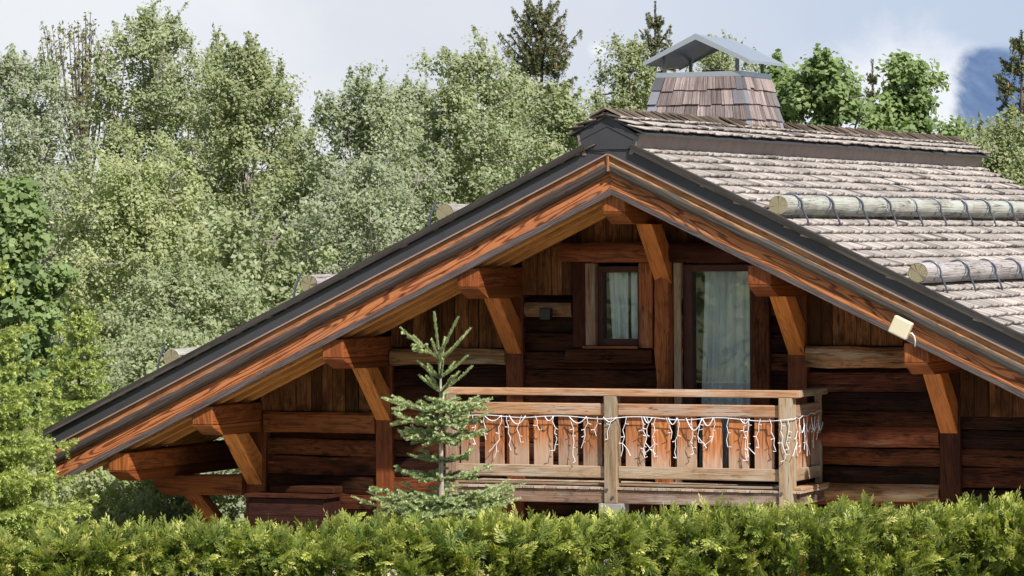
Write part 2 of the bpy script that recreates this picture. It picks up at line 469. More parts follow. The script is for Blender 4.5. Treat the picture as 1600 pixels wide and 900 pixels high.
deep = q.mix(q.ramp(cn2, .38, .60), (.075, .14, .285), (.33, .41, .53))
veil = q.mix(gap, veil, deep)
q.l.new(veil, bg2.inputs[0]); bg2.inputs[1].default_value = .80
cover = q.math('ADD', q.ramp(dv[2], .42, .10), q.math('MULTIPLY', q.ramp(cn3, .45, .62), .5), clamp=True)
ms = q.n.new('ShaderNodeMixShader')
q.l.new(cover, ms.inputs[0]); q.l.new(bg.outputs[0], ms.inputs[1]); q.l.new(bg2.outputs[0], ms.inputs[2])
q.l.new(ms.outputs[0], wo.inputs[0])

sl = bpy.data.lights.new('sun', 'SUN'); sl.energy = 5.0; sl.angle = math.radians(.9); sl.color = (1.0, .945, .86)
so = bpy.data.objects.new('sun', sl); COL.objects.link(so)
so.rotation_euler = (-SUN).to_track_quat('-Z', 'Y').to_euler(); so.location = SUN*60

cam = bpy.data.cameras.new('camera'); co = bpy.data.objects.new('camera', cam); COL.objects.link(co)
cam.sensor_width = 36; cam.lens = 36*5800/1600; cam.shift_y = -72/1600; cam.clip_end = 6000; cam.clip_start = .5
co.matrix_world = Matrix.Translation((0, 0, CAM_Z)) @ Matrix.Rotation(math.radians(90), 4, 'X') @ Matrix.Rotation(-.0065, 4, 'Z')
S.camera = co
S.view_settings.view_transform = 'Standard'; S.view_settings.look = 'None'
S.view_settings.exposure = 0.85; S.view_settings.gamma = 1.0
S.cycles.use_denoising = True
S.cycles.sample_clamp_indirect = 4.0
S.cycles.max_bounces = 8; S.cycles.transparent_max_bounces = 16; S.cycles.diffuse_bounces = 4

# ------------------------------------------------------------------ ground and hills
def grid(name, x0, x1, y0, y1, nx, ny, fz, mat):
    xs = np.linspace(x0, x1, nx); ys = np.linspace(y0, y1, ny)
    vs = [(float(x), float(y), float(fz(x, y))) for y in ys for x in xs]
    fs = [(j*nx+i, j*nx+i+1, (j+1)*nx+i+1, (j+1)*nx+i) for j in range(ny-1) for i in range(nx-1)]
    me = bpy.data.meshes.new(name); me.from_pydata(vs, [], fs); me.materials.append(mat)
    me.polygons.foreach_set('use_smooth', [True]*len(fs))
    o = bpy.data.objects.new(name, me); COL.objects.link(o); return o

def ground_mat():
    n = NT('meadow_ground'); o = n.obj()
    a = n.noise(o, .35, 6, .6); b = n.noise(o, 9.0, 5, .7)
    c = n.mix(n.ramp(a, .35, .65), (.075, .10, .03), (.13, .125, .05))
    c = n.mix(n.math('MULTIPLY', b, .5), c, (.16, .14, .075))
    return n.done(n.bsdf(c, .95, n.bump(b, .8, .05)))
def bounce_gravel_mat():
    n = NT('bounce_gravel'); o = n.obj()
    a = n.noise(o, 60.0, 4, .7); b = n.noise(o, 1.2, 4, .6)
    c = n.mix(a, (.58, .54, .48), (.40, .36, .31)); c = n.mix(n.math('MULTIPLY', b, .3), c, (.3, .26, .2))
    return n.done(n.bsdf(c, .9, n.bump(a, .8, .01)))
def hill_mat():
    n = NT('far_wooded_slope'); o = n.obj()
    a = n.noise(o, .12, 8, .7); b = n.noise(o, .9, 5, .7)
    c = n.mix(n.ramp(a, .38, .62), (.26, .27, .20), (.38, .36, .31)); c = n.mix(n.ramp(b, .4, .65), c, (.20, .22, .14))
    return n.done(n.bsdf(c, .95, n.bump(b, 1.0, .6)))
g = grid('ground', -900, 900, -300, 2500, 3, 3, lambda x, y: 0.0, ground_mat()); tag(g, kind='structure')
yard = grid('bounce_yard', -3.9, 16, 31.5, 45, 2, 2, lambda x, y: .005, bounce_gravel_mat()); tag(yard, kind='structure')  # unseen pale sheet, added to bounce light up under the braces and facade
def hz(x, y):
    t = min(max((y-115)/160.0, 0), 1)
    return -1.0 + t*t*(3-2*t)*(9.5 - 7.0*min(max((x-2)/14, 0), 1) + 3.0*math.sin(x*.031+1.0)+2.0*math.sin(x*.083))
h = grid('hillside', -180, 180, 112, 330, 60, 40, hz, hill_mat()); tag(h, kind='structure')

# ------------------------------------------------------------------ the chalet
CH = empty('chalet', ORG, -PSI)
tag(CH, 'timber chalet with shingled gable roof, carved brackets and wooden balcony', 'chalet')
ROOF_U, ROOF_V = 6.70, 12.85
WALL = 1.37
ZS = 4.66                                       # apex of the shingle underside

# wall logs -------------------------------------------------------------
def clear(u0, u1, z0, z1, holes):
    """pieces of a horizontal strip left after cutting holes"""
    cuts = [(u0, u1)]
    for a, b, c, d in holes:
        if z1 <= c+.01 or z0 >= d-.01: continue
        nxt = []
        for p, r in cuts:
            if b <= p or a >= r: nxt.append((p, r)); continue
            if a > p: nxt.append((p, a))
            if b < r: nxt.append((b, r))
        cuts = nxt
    return [c for c in cuts if c[1]-c[0] > .02]
HOLES = [(-.80, -.17, 2.45, 3.36), (.30, 1.11, 1.0, 3.36)]
def log_prof(u, zc, hh, bulge, ph):
    k = .010*math.sin(u*2.1+ph) + .007*math.sin(u*5.3+ph*2)
    out = []
    for a in range(9):
        t = -1+a/4.0
        out.append((u, WALL-.035-bulge*math.cos(t*1.45)+k*.6, zc - t*hh*(1+k*.4) + k*.5))
    out += [(u, WALL+.12, zc-hh), (u, WALL+.12, zc+hh)]
    return out
def add_log(mb, u0, u1, zc, hh, bulge=.045, tint=None):
    ns = max(2, int((u1-u0)/.25)+1); ph = random.random()*9
    mb.loft([log_prof(u0+(u1-u0)*i/(ns-1), zc, hh, bulge, ph) for i in range(ns)], tint)
wl = MB()
z = .02
row = 0
while z < 2.95:
    hgt = [.215, .19, .205, .18, .20][row % 5]
    ztop_u = (4.28-(z+hgt))/TAN                    # stays under the roof
    for a, b in ((-4.93, -3.3), (-3.14, -1.72), (-1.56, 1.52), (1.70, 3.18), (3.37, 4.93)):
        a2, b2 = max(a, -ztop_u), min(b, ztop_u)
        if b2-a2 < .1: continue
        mid = .5*(a+b)
        lim = 1.48 if mid < -3.3 else 2.255 if mid < -1.7 else 3.0 if mid < 1.55 else 2.255 if mid < 3.2 else 1.75
        if z+hgt*.5 > lim: continue
        for p, r in clear(a2, b2, z, z+hgt, HOLES):
            tr = random.random()
            add_log(wl, p, r, z+hgt/2, hgt/2-.006, random.uniform(.012, .032), (tr*tr, random.random(), random.random()))
    z += hgt; row += 1
wl.build('log_wall', M['log'], CH, smooth=False)
# pale logs, and a red one coloured as sunlit, standing proud of the wall
mb = MB(); add_log(mb, 1.72, 3.15, 1.525, .105, .085); mb.build('log', M['redlog'], CH)
mb = MB(); add_log(mb, 1.72, 3.15, .94, .10, .10); mb.build('log', M['hewn'], CH)
mb = MB(); add_log(mb, -1.53, -.98, 2.87, .085, .055, (.7, .5, .3)); mb.build('log', M['hewn'], CH)
# backing so the house is closed
mb = MB()
def roofz(u): return ZS-.25-TAN*abs(u)
def back(u0, u1, z0, z1=None):
    us = [u0, u1]
    pl = [(u0, WALL+.10, z0), (u1, WALL+.10, z0), (u1, WALL+.10, z1 or roofz(u1)), (u0, WALL+.10, z1 or roofz(u0))]
    mb.poly_prism(pl, (0, .04, 0))
back(-4.93, -.82, 0); back(-.82, -.15, 0, 2.44); back(-.82, -.15, 3.38); back(-.15, .28, 0, 4.25)
back(.28, 1.13, 0, .98); back(.28, 1.13, 3.38); back(1.13, 4.93, 0)
mb.build('backing_wall', M['log'], CH); mb = MB()
mb.bx(-1.9, 1.9, WALL+1.6, WALL+1.65, .9, 3.7)          # inner room wall
mb.bx(-1.9, 1.9, WALL+.14, WALL+1.6, .86, .9); mb.bx(-1.9, 1.9, WALL+.14, WALL+1.6, 3.7, 3.74)
mb.bx(-1.94, -1.9, WALL+.14, WALL+1.6, .9, 3.7); mb.bx(1.9, 1.94, WALL+.14, WALL+1.6, .9, 3.7)
mb.build('inner_wall', M['inside'], CH)
# side and back walls
mb = MB()
for sg in (-1, 1):
    zz = .02
    while zz < 1.85:
        mb.bx(sg*4.9-.09, sg*4.9+.09, WALL+.14, ROOF_V-1.0, zz, zz+.195, 'y', (random.random()**2, random.random(), random.random()))
        zz += .2
for k in range(19):
    zz = .02+k*.2
    hu = min(4.8, (4.20-zz-.2)/TAN)
    mb.bx(-hu, hu, ROOF_V-1.1, ROOF_V-.92, zz, zz+.195)
mb.build('side_wall', M['log'], CH)

# vertical gable planking above the beams
mb = MB()
def planks(u0, u1, zb, thick=.0):
    u = u0
    while u < u1-.02:
        wd = min(random.uniform(.11, .19), u1-u)
        hi = ZS-.28-TAN*max(abs(u), abs(u+wd))
        if hi > zb+.04:
            pieces = [(zb, hi)]
            if u+wd > -.80 and u < -.17: pieces = [(max(zb, 3.38), hi)]
            if u+wd > .30 and u < 1.11: pieces = [(max(zb, 3.38), hi)]
            for p, r in pieces:
                if r-p > .03:
                    d = random.uniform(0, .022)
                    tr = random.random()
                    mb.bx(u+.003, u+wd-.003, WALL-.06-d, WALL+.0, p, r, 'z', (tr, random.random(), random.random()))
        u += wd
planks(-4.93, -3.3, 1.72); planks(-3.14, -1.72, 2.44); planks(-1.56, -.2, 3.02); planks(-.2, 1.52, 3.38)
planks(1.70, 3.18, 2.49); planks(3.37, 5.6, 1.76)
mb.build('gable_planking', M['plank'], CH, bevel=.004)

# beams -------------------------------------------------------------------
def beam(u0, u1, z0, z1, mat, v0=WALL-.15, wob=.006, bul=.018):
    m = MB(); ns = max(3, int((u1-u0)/.18)); ph = random.random()*9
    secs = []
    hh = (z1-z0)/2; zc = (z0+z1)/2
    for i in range(ns):
        u = u0+(u1-u0)*i/(ns-1)
        k = wob*(math.sin(u*3.1+ph)+.7*math.sin(u*7.7+ph*2)); k2 = wob*(math.sin(u*4.3+ph*3)+.6*math.sin(u*9.1))
        secs.append([(u, v0+.022, z1+k2), (u, v0+k, z1-.03+k2), (u, v0-bul*.5+k, zc+k), (u, v0+k2, z0+.03+k), (u, v0+.022, z0+k),
                     (u, WALL+.05, z0), (u, WALL+.05, z1)])
    m.loft(secs)
    return m.build('beam', mat, CH)
beam(-4.70, -3.325, 1.485, 1.715, M['orange'], WALL-.13, .003, .004)
beam(-3.118, -1.742, 2.255, 2.435, M['hewn'], WALL-.14, .012)
beam(-1.075, .07, 3.375, 3.585, M['orange'], WALL-.18, .006, .03)
beam(.075, 1.10, 3.372, 3.592, M['oldpost'], WALL-.17, .010, .035)
beam(1.72, 2.93, 2.262, 2.478, M['hewn'], WALL-.155, .010)
# corner beam that carries the eave plate, and its brace
m = MB()
prof = [(-4.94, .775), (-4.94, 1.0), (-6.09, .975), (-6.085, .90), (-6.04, .83), (-5.97, .775), (-5.9, .757)]
m.poly_prism([(u, 1.17, zz) for u, zz in prof], (0, .22, 0)); m.build('corner_beam', M['orange'], CH, bevel=.006)
m = MB(); m.box((-5.72, 1.2, .775), (.66, 0, -.75), (.125, 0, .11), (0, .17, 0)); m.build('brace', M['orange'], CH, bevel=.006)

# posts ---------------------------------------------------------------------
def post(u0, u1, z0, z1, mat, v0=WALL-.10):
    m = MB(); m.bx(u0, u1, v0, WALL+.03, z0, z1, 'z'); return m.build('post', mat, CH, bevel=.008)
post(-1.742, -1.54, 0, 3.10, M['post']); post(-3.322, -3.12, 0, 2.36, M['post'])
post(-4.945, -4.69, 0, 1.58, M['post']); post(1.503, 1.716, 0, 3.1, M['post'])
post(3.163, 3.386, 0, 2.3, M['oldpost']); post(4.72, 4.94, 0, 1.58, M['post'])

# purlins: upper beam and a shorter carved beam under it --------------------
def purlin(uc, zt, mat, wd=.255, carved=True, full=False):
    u0, u1 = uc-wd/2, uc+wd/2
    a, b = (.10, ROOF_V-.15)
    m = MB(); m.bx(u0, u1, a, b, zt-.185, zt+.02, 'y'); m.build('purlin', mat, CH, bevel=.012)
    m = MB()
    zl = zt-.187
    b2 = WALL+.12 if not full else ROOF_V-.15
    pr = [(a+.004, zl), (a+.004, zl-.012), (a+.03, zl-.03), (a+.25, zl-.12), (b2, zl-.125), (b2, zl)]
    m.poly_prism([(u0+.004, vv, zz) for vv, zz in pr], (wd-.008, 0, 0)); m.build('bracket_beam', mat, CH, bevel=.006)
for uc, zt in ((-1.667, 3.305), (-3.27, 2.545), (-4.868, 1.80), (1.607, 3.325), (3.275, 2.535), (4.868, 1.79)):
    purlin(uc, zt, M['orange'])
purlin(-5.92, 1.275, M['orange'], full=True)
purlin(5.92, 1.275, M['orange'], full=True)
purlin(.0, 4.09, M['orange'])
# braces: from the post foot out to the carved beam
def brace(u0, u1, zlow, zhigh, mat, vlow=WALL-.10, vhigh=.66):
    m = MB()
    L = Vector((0, vhigh-vlow, zhigh-zlow))
    nrm = Vector((0, L.z, -L.y)).normalized()*.17
    if nrm.y < 0: nrm = -nrm
    pr = [(vlow, zlow), (vhigh, zhigh), (vhigh+.30, zhigh), (vlow+.02, zlow+.32), (vlow+.02, zlow)]
    m.loft([[(u0, vv, zz) for vv, zz in pr], [(u1, vv, zz) for vv, zz in pr]], None)
    # grain along the brace: rewrite the uv of every face from its own position
    d = L.normalized()
    for i, f in enumerate(m.f):
        su = m.t[i][2]*37
        m.uv[i] = [(su+m.v[j].dot(d), m.v[j].x-u0+.3*m.v[j].dot(Vector((0, d.z, -d.y)))) for j in f]
    return m.build('brace', mat, CH, bevel=.008)
brace(-1.737, -1.555, 2.38, 2.995, M['brace']); brace(-3.318, -3.14, 1.632, 2.235, M['brace'])
brace(-4.93, -4.735, .89, 1.49, M['brace']); brace(1.515, 1.70, 2.385, 3.015, M['brace'])
brace(3.17, 3.36, 1.582, 2.225, M['brace']); brace(.0+.012, .195, 3.143, 3.78, M['brace'], WALL-.10, .70)
brace(4.78, 4.94, .88, 1.48, M['brace'])

# roof body -------------------------------------------------------------------
def slope_pt(sg, u, v, n, base=ZS):
    """point over the roof plane: u along (0..), v depth, n above the plane (vertical)"""
    return (sg*u, v, base-TAN*u+n)
for sg in (-1, 1):
    m = MB()
    for (t0, t1, v0, v1) in ((-.17, -.004, .07, ROOF_V-.05),):
        m.loft([[(0, v0, ZS+t1), (0, v1, ZS+t1), (0, v1, ZS+t0), (0, v0, ZS+t0)],
                [(sg*ROOF_U, v0, ZS+t1-TAN*ROOF_U), (sg*ROOF_U, v1, ZS+t1-TAN*ROOF_U), (sg*ROOF_U, v1, ZS+t0-TAN*ROOF_U), (sg*ROOF_U, v0, ZS+t0-TAN*ROOF_U)]])
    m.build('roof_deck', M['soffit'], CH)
    # soffit boards running along the depth
    m = MB(); k = .02
    while k < ROOF_U-.15:
        a = Vector(slope_pt(sg, k+.004, .09, -.20)); b = Vector(slope_pt(sg, k+.146, .09, -.20))
        m.box(a, (0, ROOF_V-.3, 0), b-a, (0, 0, .025)); k += .15
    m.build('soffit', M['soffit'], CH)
    # rafters
    for vr in (.30, .68, 1.06, 2.2, 3.6, 5.0):
        m = MB()
        a = Vector(slope_pt(sg, .05, vr, -.565)); b = Vector(slope_pt(sg, ROOF_U-.25, vr, -.565))
        m.box(a, b-a, (0, .10, 0), (0, 0, .365)); m.build('rafter', M['rafter'], CH, bevel=.006)

# barge boards and metal verge --------------------------------------------------
def verge(sg, secf, name, mat, n=26, u_end=ROOF_U-.02, wob=0.0):
    m = MB(); secs = []
    ph = random.random()*9
    for i in range(n):
        u = u_end*i/(n-1)
        k = wob*(math.sin(u*1.9+ph)+.6*math.sin(u*4.7+ph*2)+.5*math.sin(u*9.1+ph))
        secs.append([(sg*u, v, zz-TAN*u + (k if mv else 0)) for v, zz, mv in secf])
    m.loft(secs)
    return m.build(name, mat, CH)
for sg in (-1, 1):
    verge(sg, [(-.045, 4.655, 0), (-.05, 4.515, 0), (-.005, 4.505, 0), (.06, 4.51, 0), (.06, 4.655, 0)], 'verge_flashing', M['flash'])
    verge(sg, [(-.058, 4.519, 0), (-.058, 4.502, 0), (-.046, 4.502, 0), (-.046, 4.519, 0)], 'drip_edge', M['drip'])
    verge(sg, [(-.02, 4.503, 0), (-.022, 4.435, 0), (-.030, 4.432, 1), (-.043, 4.39, 1), (-.035, 4.345, 1), (-.012, 4.315, 1), (.06, 4.31, 1), (.06, 4.503, 0)],
          'barge_board', M['barge_top'], 60, wob=.0035)
    verge(sg, [(.035, 4.315, 0), (.030, 4.16, 0), (.045, 4.085, 0), (.095, 4.085, 0), (.095, 4.315, 0)], 'barge_board', M['barge_low'], 40)
# joint piece at the apex
m = MB(); m.bx(-.012, .012, -.052, .05, 4.33, 4.50, 'z'); m.build('apex_joint', M['barge_top'], CH)

# shingles ---------------------------------------------------------------------
def shingles(name, sg, s_len, s0, v0, v1, base, mat, expo=.20, wmin=.11, wmax=.24, lift0=.050, thick=.020, rng=RNG):
    """rows of split shingles laid down a slope; s runs down the slope from the ridge"""
    dU, dZ = math.cos(SLOPE)*sg, -math.sin(SLOPE)
    nU, nZ = math.sin(SLOPE)*sg, math.cos(SLOPE)
    P, T, UV = [], [], []
    s = s0; r = 0
    while s < s_len-.02:
        v = v0 + rng.uniform(-.02, .0)
        while v < v1:
            wd = rng.uniform(wmin, wmax)
            e = min(v+wd, v1+.02)
            sb = s+expo+rng.normal(0, .007)+.008*math.sin(v*1.3+r*1.7)
            if s+expo > s_len: sb = s_len + rng.normal(0, .01)
            st = s-.06
            lift = lift0+rng.normal(0, .003); ht = .004
            sk = rng.normal(0, .004); tw = rng.normal(0, .003)
            def pt(ss, vv, n): return (dU*ss+nU*n, vv, base+dZ*ss+nZ*n)
            th = thick+rng.uniform(-.004, .006)
            g = .004
            a = [pt(st, v+g, ht), pt(sb+sk, v+g, lift+tw), pt(sb-sk, e-g, lift-tw), pt(st, e-g, ht)]
            b = [pt(st, v+g, ht-th), pt(sb+sk, v+g, lift+tw-th), pt(sb-sk, e-g, lift-tw-th), pt(st, e-g, ht-th)]
            for f in ((a[0], a[1], a[2], a[3]), (a[1], b[1], b[2], a[2]), (a[0], b[0], b[1], a[1]), (a[3], a[2], b[2], b[3]), (b[0], b[3], b[2], b[1])):
                P.append(f)
            UV += [[(0, 0), (expo, 0), (expo, wd), (0, wd)], [(0, 0), (th, 0), (th, wd), (0, wd)]] + [[(0, 0), (0, th), (expo, th), (expo, 0)]]*3
            t = rng.random(3)
            T += [t]*5
            v += wd
        s += expo; r += 1
    o = quads(name, np.array(P), mat, np.array(T), CH)
    uvl = o.data.uv_layers.new(name='UVMap')
    uvl.data.foreach_set('uv', np.array(UV, dtype=np.float32).ravel())
    import bmesh
    bm = bmesh.new(); bm.from_mesh(o.data); bmesh.ops.remove_doubles(bm, verts=bm.verts, dist=.00001)
    bmesh.ops.recalc_face_normals(bm, faces=bm.faces); bm.to_mesh(o.data); bm.free()
    return o
SLEN = (ROOF_U+.06)/math.cos(SLOPE)
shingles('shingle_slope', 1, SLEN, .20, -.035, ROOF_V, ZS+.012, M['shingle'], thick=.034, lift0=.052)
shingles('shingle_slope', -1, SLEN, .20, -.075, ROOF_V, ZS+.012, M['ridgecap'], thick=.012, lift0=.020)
# dark strips lapped over the ends of the courses at the verge
for sg in (-1, 1):
    for lay in (0, 1):
        m = MB(); q0 = .30
        while q0 < SLEN-.05:
            L = min(random.uniform(.9, 1.7) if lay == 0 else 9.0, SLEN-q0)
            n0 = .002+.024*lay+random.uniform(0, .004)
            a = Vector((sg*math.cos(SLOPE)*q0, -.098+.005*lay-random.uniform(0, .004), ZS-math.sin(SLOPE)*q0+n0))
            m.box(a, (sg*math.cos(SLOPE)*L, 0, -math.sin(SLOPE)*L+random.uniform(-.003, .004)), (0, .055+.03*lay, 0), (0, 0, .028+.022*lay)); q0 += L*.985
        m.build('edge_shingle', M['edge'], CH)

# ridge ventilator: raised little roof along the ridge ---------------------------
RL = 12.75
m = MB()
pf = [(-.275, 4.555), (-.315, 4.745), (0, 4.905), (.345, 4.70), (.295, 4.555)]
m.poly_prism([(u, -.065, zz) for u, zz in pf], (0, .05, 0)); m.build('ridge_end_plate', M['flash'], CH, bevel=.003)
m = MB()                                           # folded seam on the plate
for a, b in (((-.30, 4.66), (0, 4.80)), ((0, 4.80), (.30, 4.655))):
    m.tube([(a[0], -.068, a[1]), (b[0], -.068, b[1])], .006, 5)
m.tube([(-.27, -.068, 4.575), (.05, -.068, 4.53)], .004, 5)
m.build('plate_seam', M['flash'], CH)
m = MB()
m.loft([[(.285, -.06, 4.50), (.345, -.06, 4.715), (.30, -.06, 4.72), (.24, -.06, 4.50)], [(.285, RL, 4.50), (.345, RL, 4.715), (.30, RL, 4.72), (.24, RL, 4.50)]])
m.loft([[(-.285, -.06, 4.50), (-.345, -.06, 4.715), (-.30, -.06, 4.72), (-.24, -.06, 4.50)], [(-.285, RL, 4.50), (-.345, RL, 4.715), (-.30, RL, 4.72), (-.24, RL, 4.50)]])
m.build('ridge_flashing', M['flashside'], CH)
# jagged lower flashing lapped over the shingles
m = MB(); v = 0.05
while v < RL:
    L = random.uniform(.5, 1.1)
    m.box((.292, v, 4.505), (0, min(L, RL-v)-.01, 0), (.10, 0, -.047), (0, 0, .006)); v += L
m.build('lap_flashing', M['flash'], CH)
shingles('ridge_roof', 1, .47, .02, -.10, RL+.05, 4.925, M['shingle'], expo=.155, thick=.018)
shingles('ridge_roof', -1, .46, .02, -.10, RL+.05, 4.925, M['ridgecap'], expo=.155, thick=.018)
m = MB(); m.loft([[(-.43, -.09, 4.72), (0, -.09, 4.92), (.43, -.09, 4.72), (.43, -.09, 4.70), (0, -.09, 4.895), (-.43, -.09, 4.70)],
                  [(-.43, RL, 4.72), (0, RL, 4.92), (.43, RL, 4.72), (.43, RL, 4.70), (0, RL, 4.895), (-.43, RL, 4.70)]])
m.build('ridge_deck', M['flash'], CH)
m = MB(); v = -.14                                  # overlapping cap shingles astride the ridge
while v < RL:
    for sg in (-1, 1):
        j = random.uniform(-.01, .01)
        m.box((sg*.0, v, 4.975+j), (0, .25, -.034), (sg*(.165+j), 0, -.078), (0, 0, .016),
              (random.random(), random.random()*.9, random.random()))
    v += random.uniform(.085, .125)
m.build('ridge_cap', M['ridgecap'], CH)

# snow poles on straps ------------------------------------------------------------
def snow_pole(sg, u, v0, v1, r=.105, offs=()):
    zc = ZS+.04-TAN*u + (r+.012)/math.cos(SLOPE)
    m = MB(); pts = []; rr = []; n = 30; ph = random.random()*9
    for i in range(n):
        v = v0+(v1-v0)*i/(n-1)
        pts.append((sg*u+.006*math.sin(v*1.1+ph), v, zc+.005*math.sin(v*1.7+ph*2))); rr.append(r*(1+.03*math.sin(v*2.3+ph)+.015*math.sin(v*6.1)))
    rr[0] *= .95; pts.insert(1, (pts[0][0], v0+.02, pts[0][2])); rr.insert(1, r)
    m.tube(pts, rr, 20)
    p = m.build('snow_pole', M['pole'], CH, smooth=False)
    m = MB(); c0 = Vector(pts[0]); n_ = 20
    b0 = len(m.v); tt = m.rt()
    ring_ = [c0+Vector((math.cos(6.2832*k/n_)*rr[0]*.985, -.003+.003*math.sin(k*2.1), math.sin(6.2832*k/n_)*rr[0]*.985)) for k in range(n_)]
    m.v += ring_; m.face(list(range(n_)), [((q_-c0).x, (q_-c0).z) for q_ in ring_], tt)
    m.build('pole_end', M['endgrain'], p)
    for v in offs:
        m = MB(); ring = []
        for k in range(12):
            a = math.radians(140-k*14)                  # over the top and down the front
            ring.append((sg*u + sg*math.cos(a)*(r+.012), v-.03+.06*(k/11.0), zc+math.sin(a)*(r+.012)))
        ring.append((sg*(u+r+.055), v+.05, ZS+.085-TAN*(u+r+.055)+.02))
        ring.append((sg*(u+r+.075), v+.055, ZS+.045-TAN*(u+r+.075)))
        m.tube(ring, .012, 6); m.build('strap', M['strap'], p, smooth=True)
        m = MB()
        m.tube([(sg*(u+r*.55), v-.01, zc+r*.86), (sg*(u+r*.92), v-.035, zc+r*.45), (sg*(u+r+.010), v-.08, zc-.02), (sg*(u+r*.9), v-.13, zc-r*.75)], .009, 6)
        m.build('strap', M['strap'], p, smooth=True)
OFF = [.40+1.0*k+random.uniform(-.10, .10) for k in range(12)]
snow_pole(1, 1.845, .02, 12.5, offs=OFF); snow_pole(1, 3.32, .02, 12.5, offs=OFF)
snow_pole(1, 4.92, .05, 12.5, offs=OFF[:3])
snow_pole(-1, 1.94, .10, 12.5, offs=OFF[1:3]); snow_pole(-1, 3.56, .12, 12.5, offs=OFF[1:3]); snow_pole(-1, 5.25, .12, 12.5, offs=OFF[1:3])
# thin steel hooks standing on the left slope, one beside each pole end
for u in (2.08, 3.70, 5.38):
    m = MB()
    m.tube([(-u+.02, .16, ZS+.36-TAN*u), (-u-.04, .14, ZS+.20-TAN*u), (-u-.07, .14, ZS+.03-TAN*u)], .013, 6)
    m.build('pole_hook', M['strap'], CH)
# gutter stub at the left eave
m = MB()
for k, (u0) in enumerate((-6.82,)):
    prof = [(-6.70+.0, 1.36), (-6.71, 1.32), (-6.76, 1.305), (-6.81, 1.32), (-6.82, 1.375), (-6.815, 1.375), (-6.80, 1.33), (-6.76, 1.315), (-6.715, 1.33), (-6.706, 1.36)]
    m.poly_prism([(u, .02, zz) for u, zz in prof], (0, 12.5, 0))
m.build('gutter', M['zinc'], CH)
m = MB(); m.bx(-6.85, -6.695, -.045, -.02, 1.335, 1.36, 'x'); m.build('gutter_hook', M['zinc'], CH)

# chimney ---------------------------------------------------------------------------
CU, CV = -.50, 4.52
m = MB()
def sq(hu, hv, zz): return [(CU-hu, CV-hv, zz), (CU+hu, CV-hv, zz), (CU+hu, CV+hv, zz), (CU-hu, CV+hv, zz)]
m.loft([sq(.66, .66, 4.1), sq(.60, .60, 4.95), sq(.50, .50, 5.47)])
chim = m.build('chimney', M['inside'], CH)
def chim_half(zz): return .60-(zz-4.95)/.52*.10+.012 if zz > 4.95 else .60+(4.95-zz)*.07+.012
P, T, UV = [], [], []
zz = 4.30
while zz < 5.44:
    zt = min(zz+.215, 5.475); zb = zz
    hb, ht_ = chim_half(zb)+.030, chim_half(zt)+.004
    for side in range(4):
        ca, sa = [(1, 0), (0, 1), (-1, 0), (0, -1)][side]
        # local: x across, y outward (front = -v)
        x = -hb
        while x < hb-.01:
            wd = RNG.uniform(.09, .17); e = min(x+wd, hb)
            if hb-e < .05: e = hb
            j = RNG.normal(0, .008)
            k = RNG.uniform(0, .008)
            def tp(xx, out, z3):
                return (CU+ca*xx-sa*(-out)*1.0, CV+sa*xx-ca*out, z3) if side in (0, 2) else (CU+sa*out, CV+sa*xx, z3)
            s0, s1 = x/hb, e/hb
            g = .004
            a = [tp(s0*hb+g, hb+k, zb+j), tp(s1*hb-g, hb+k, zb+j), tp(s1*ht_-g, ht_, zt+.03), tp(s0*ht_+g, ht_, zt+.03)]
            b = [tp(s0*hb+g, hb+k-.022, zb+j), tp(s1*hb-g, hb+k-.022, zb+j), tp(s1*ht_-g, ht_-.022, zt+.03), tp(s0*ht_+g, ht_-.022, zt+.03)]
            for f in ((a[0], a[1], a[2], a[3]), (b[0], b[1], a[1], a[0]), (b[0], a[0], a[3], b[3]), (a[1], b[1], b[2], a[2])): P.append(f)
            UV += [[(0, 0), (0, wd), (.2, wd), (.2, 0)]]*4
            t = RNG.random(3)
            if e >= hb-.001 or x <= -hb+.001: t[1] = .99 if RNG.random() < .8 else t[1]
            else: t[1] *= .92
            T += [t]*4
            x = e
    zz += .172
o = quads('chimney_shingles', np.array(P), M['chimshingle'], np.array(T), chim)
o.data.uv_layers.new(name='UVMap').data.foreach_set('uv', np.array(UV, dtype=np.float32).ravel())
m = MB(); m.loft([sq(.525, .525, 5.475), sq(.525, .525, 5.535)]); m.build('zinc_band', M['zinc'], chim, bevel=.004)
m = MB(); m.tube([(CU, CV, 5.50), (CU, CV, 5.57)], .13, 16); m.build('flue', M['black'], chim)
for a in (-1, 1):
    for b in (-1, 1):
        m = MB(); m.bx(CU+a*.445-.017, CU+a*.445+.017, CV+b*.43-.017, CV+b*.43+.017, 5.53, 5.745, 'z'); m.build('cap_post', M['zincdark'], chim)
m = MB()
hw, ze, za = .645, 5.655, 5.965
m.loft([[(CU-hw, CV-.60, ze), (CU, CV-.60, za), (CU+hw, CV-.60, ze), (CU+hw, CV-.60, ze-.03), (CU, CV-.60, za-.03), (CU-hw, CV-.60, ze-.03)],
        [(CU-hw, CV+.60, ze), (CU, CV+.60, za), (CU+hw, CV+.60, ze), (CU+hw, CV+.60, ze-.03), (CU, CV+.60, za-.03), (CU-hw, CV+.60, ze-.03)]])
m.build('chimney_cap', M['zinc'], chim)
m = MB()
for sg in (-1, 1):
    for vv in (CV-.602, CV+.572):
        m = MB()
        m.loft([[(CU, vv, za+.006), (CU, vv+.03, za+.006), (CU, vv+.03, za-.062), (CU, vv, za-.062)],
                [(CU+sg*(hw+.004), vv, ze+.004), (CU+sg*(hw+.004), vv+.03, ze+.004), (CU+sg*(hw+.004), vv+.03, ze-.045), (CU+sg*(hw+.004), vv, ze-.045)]])
        m.build('cap_edge', M['zinc'], chim)


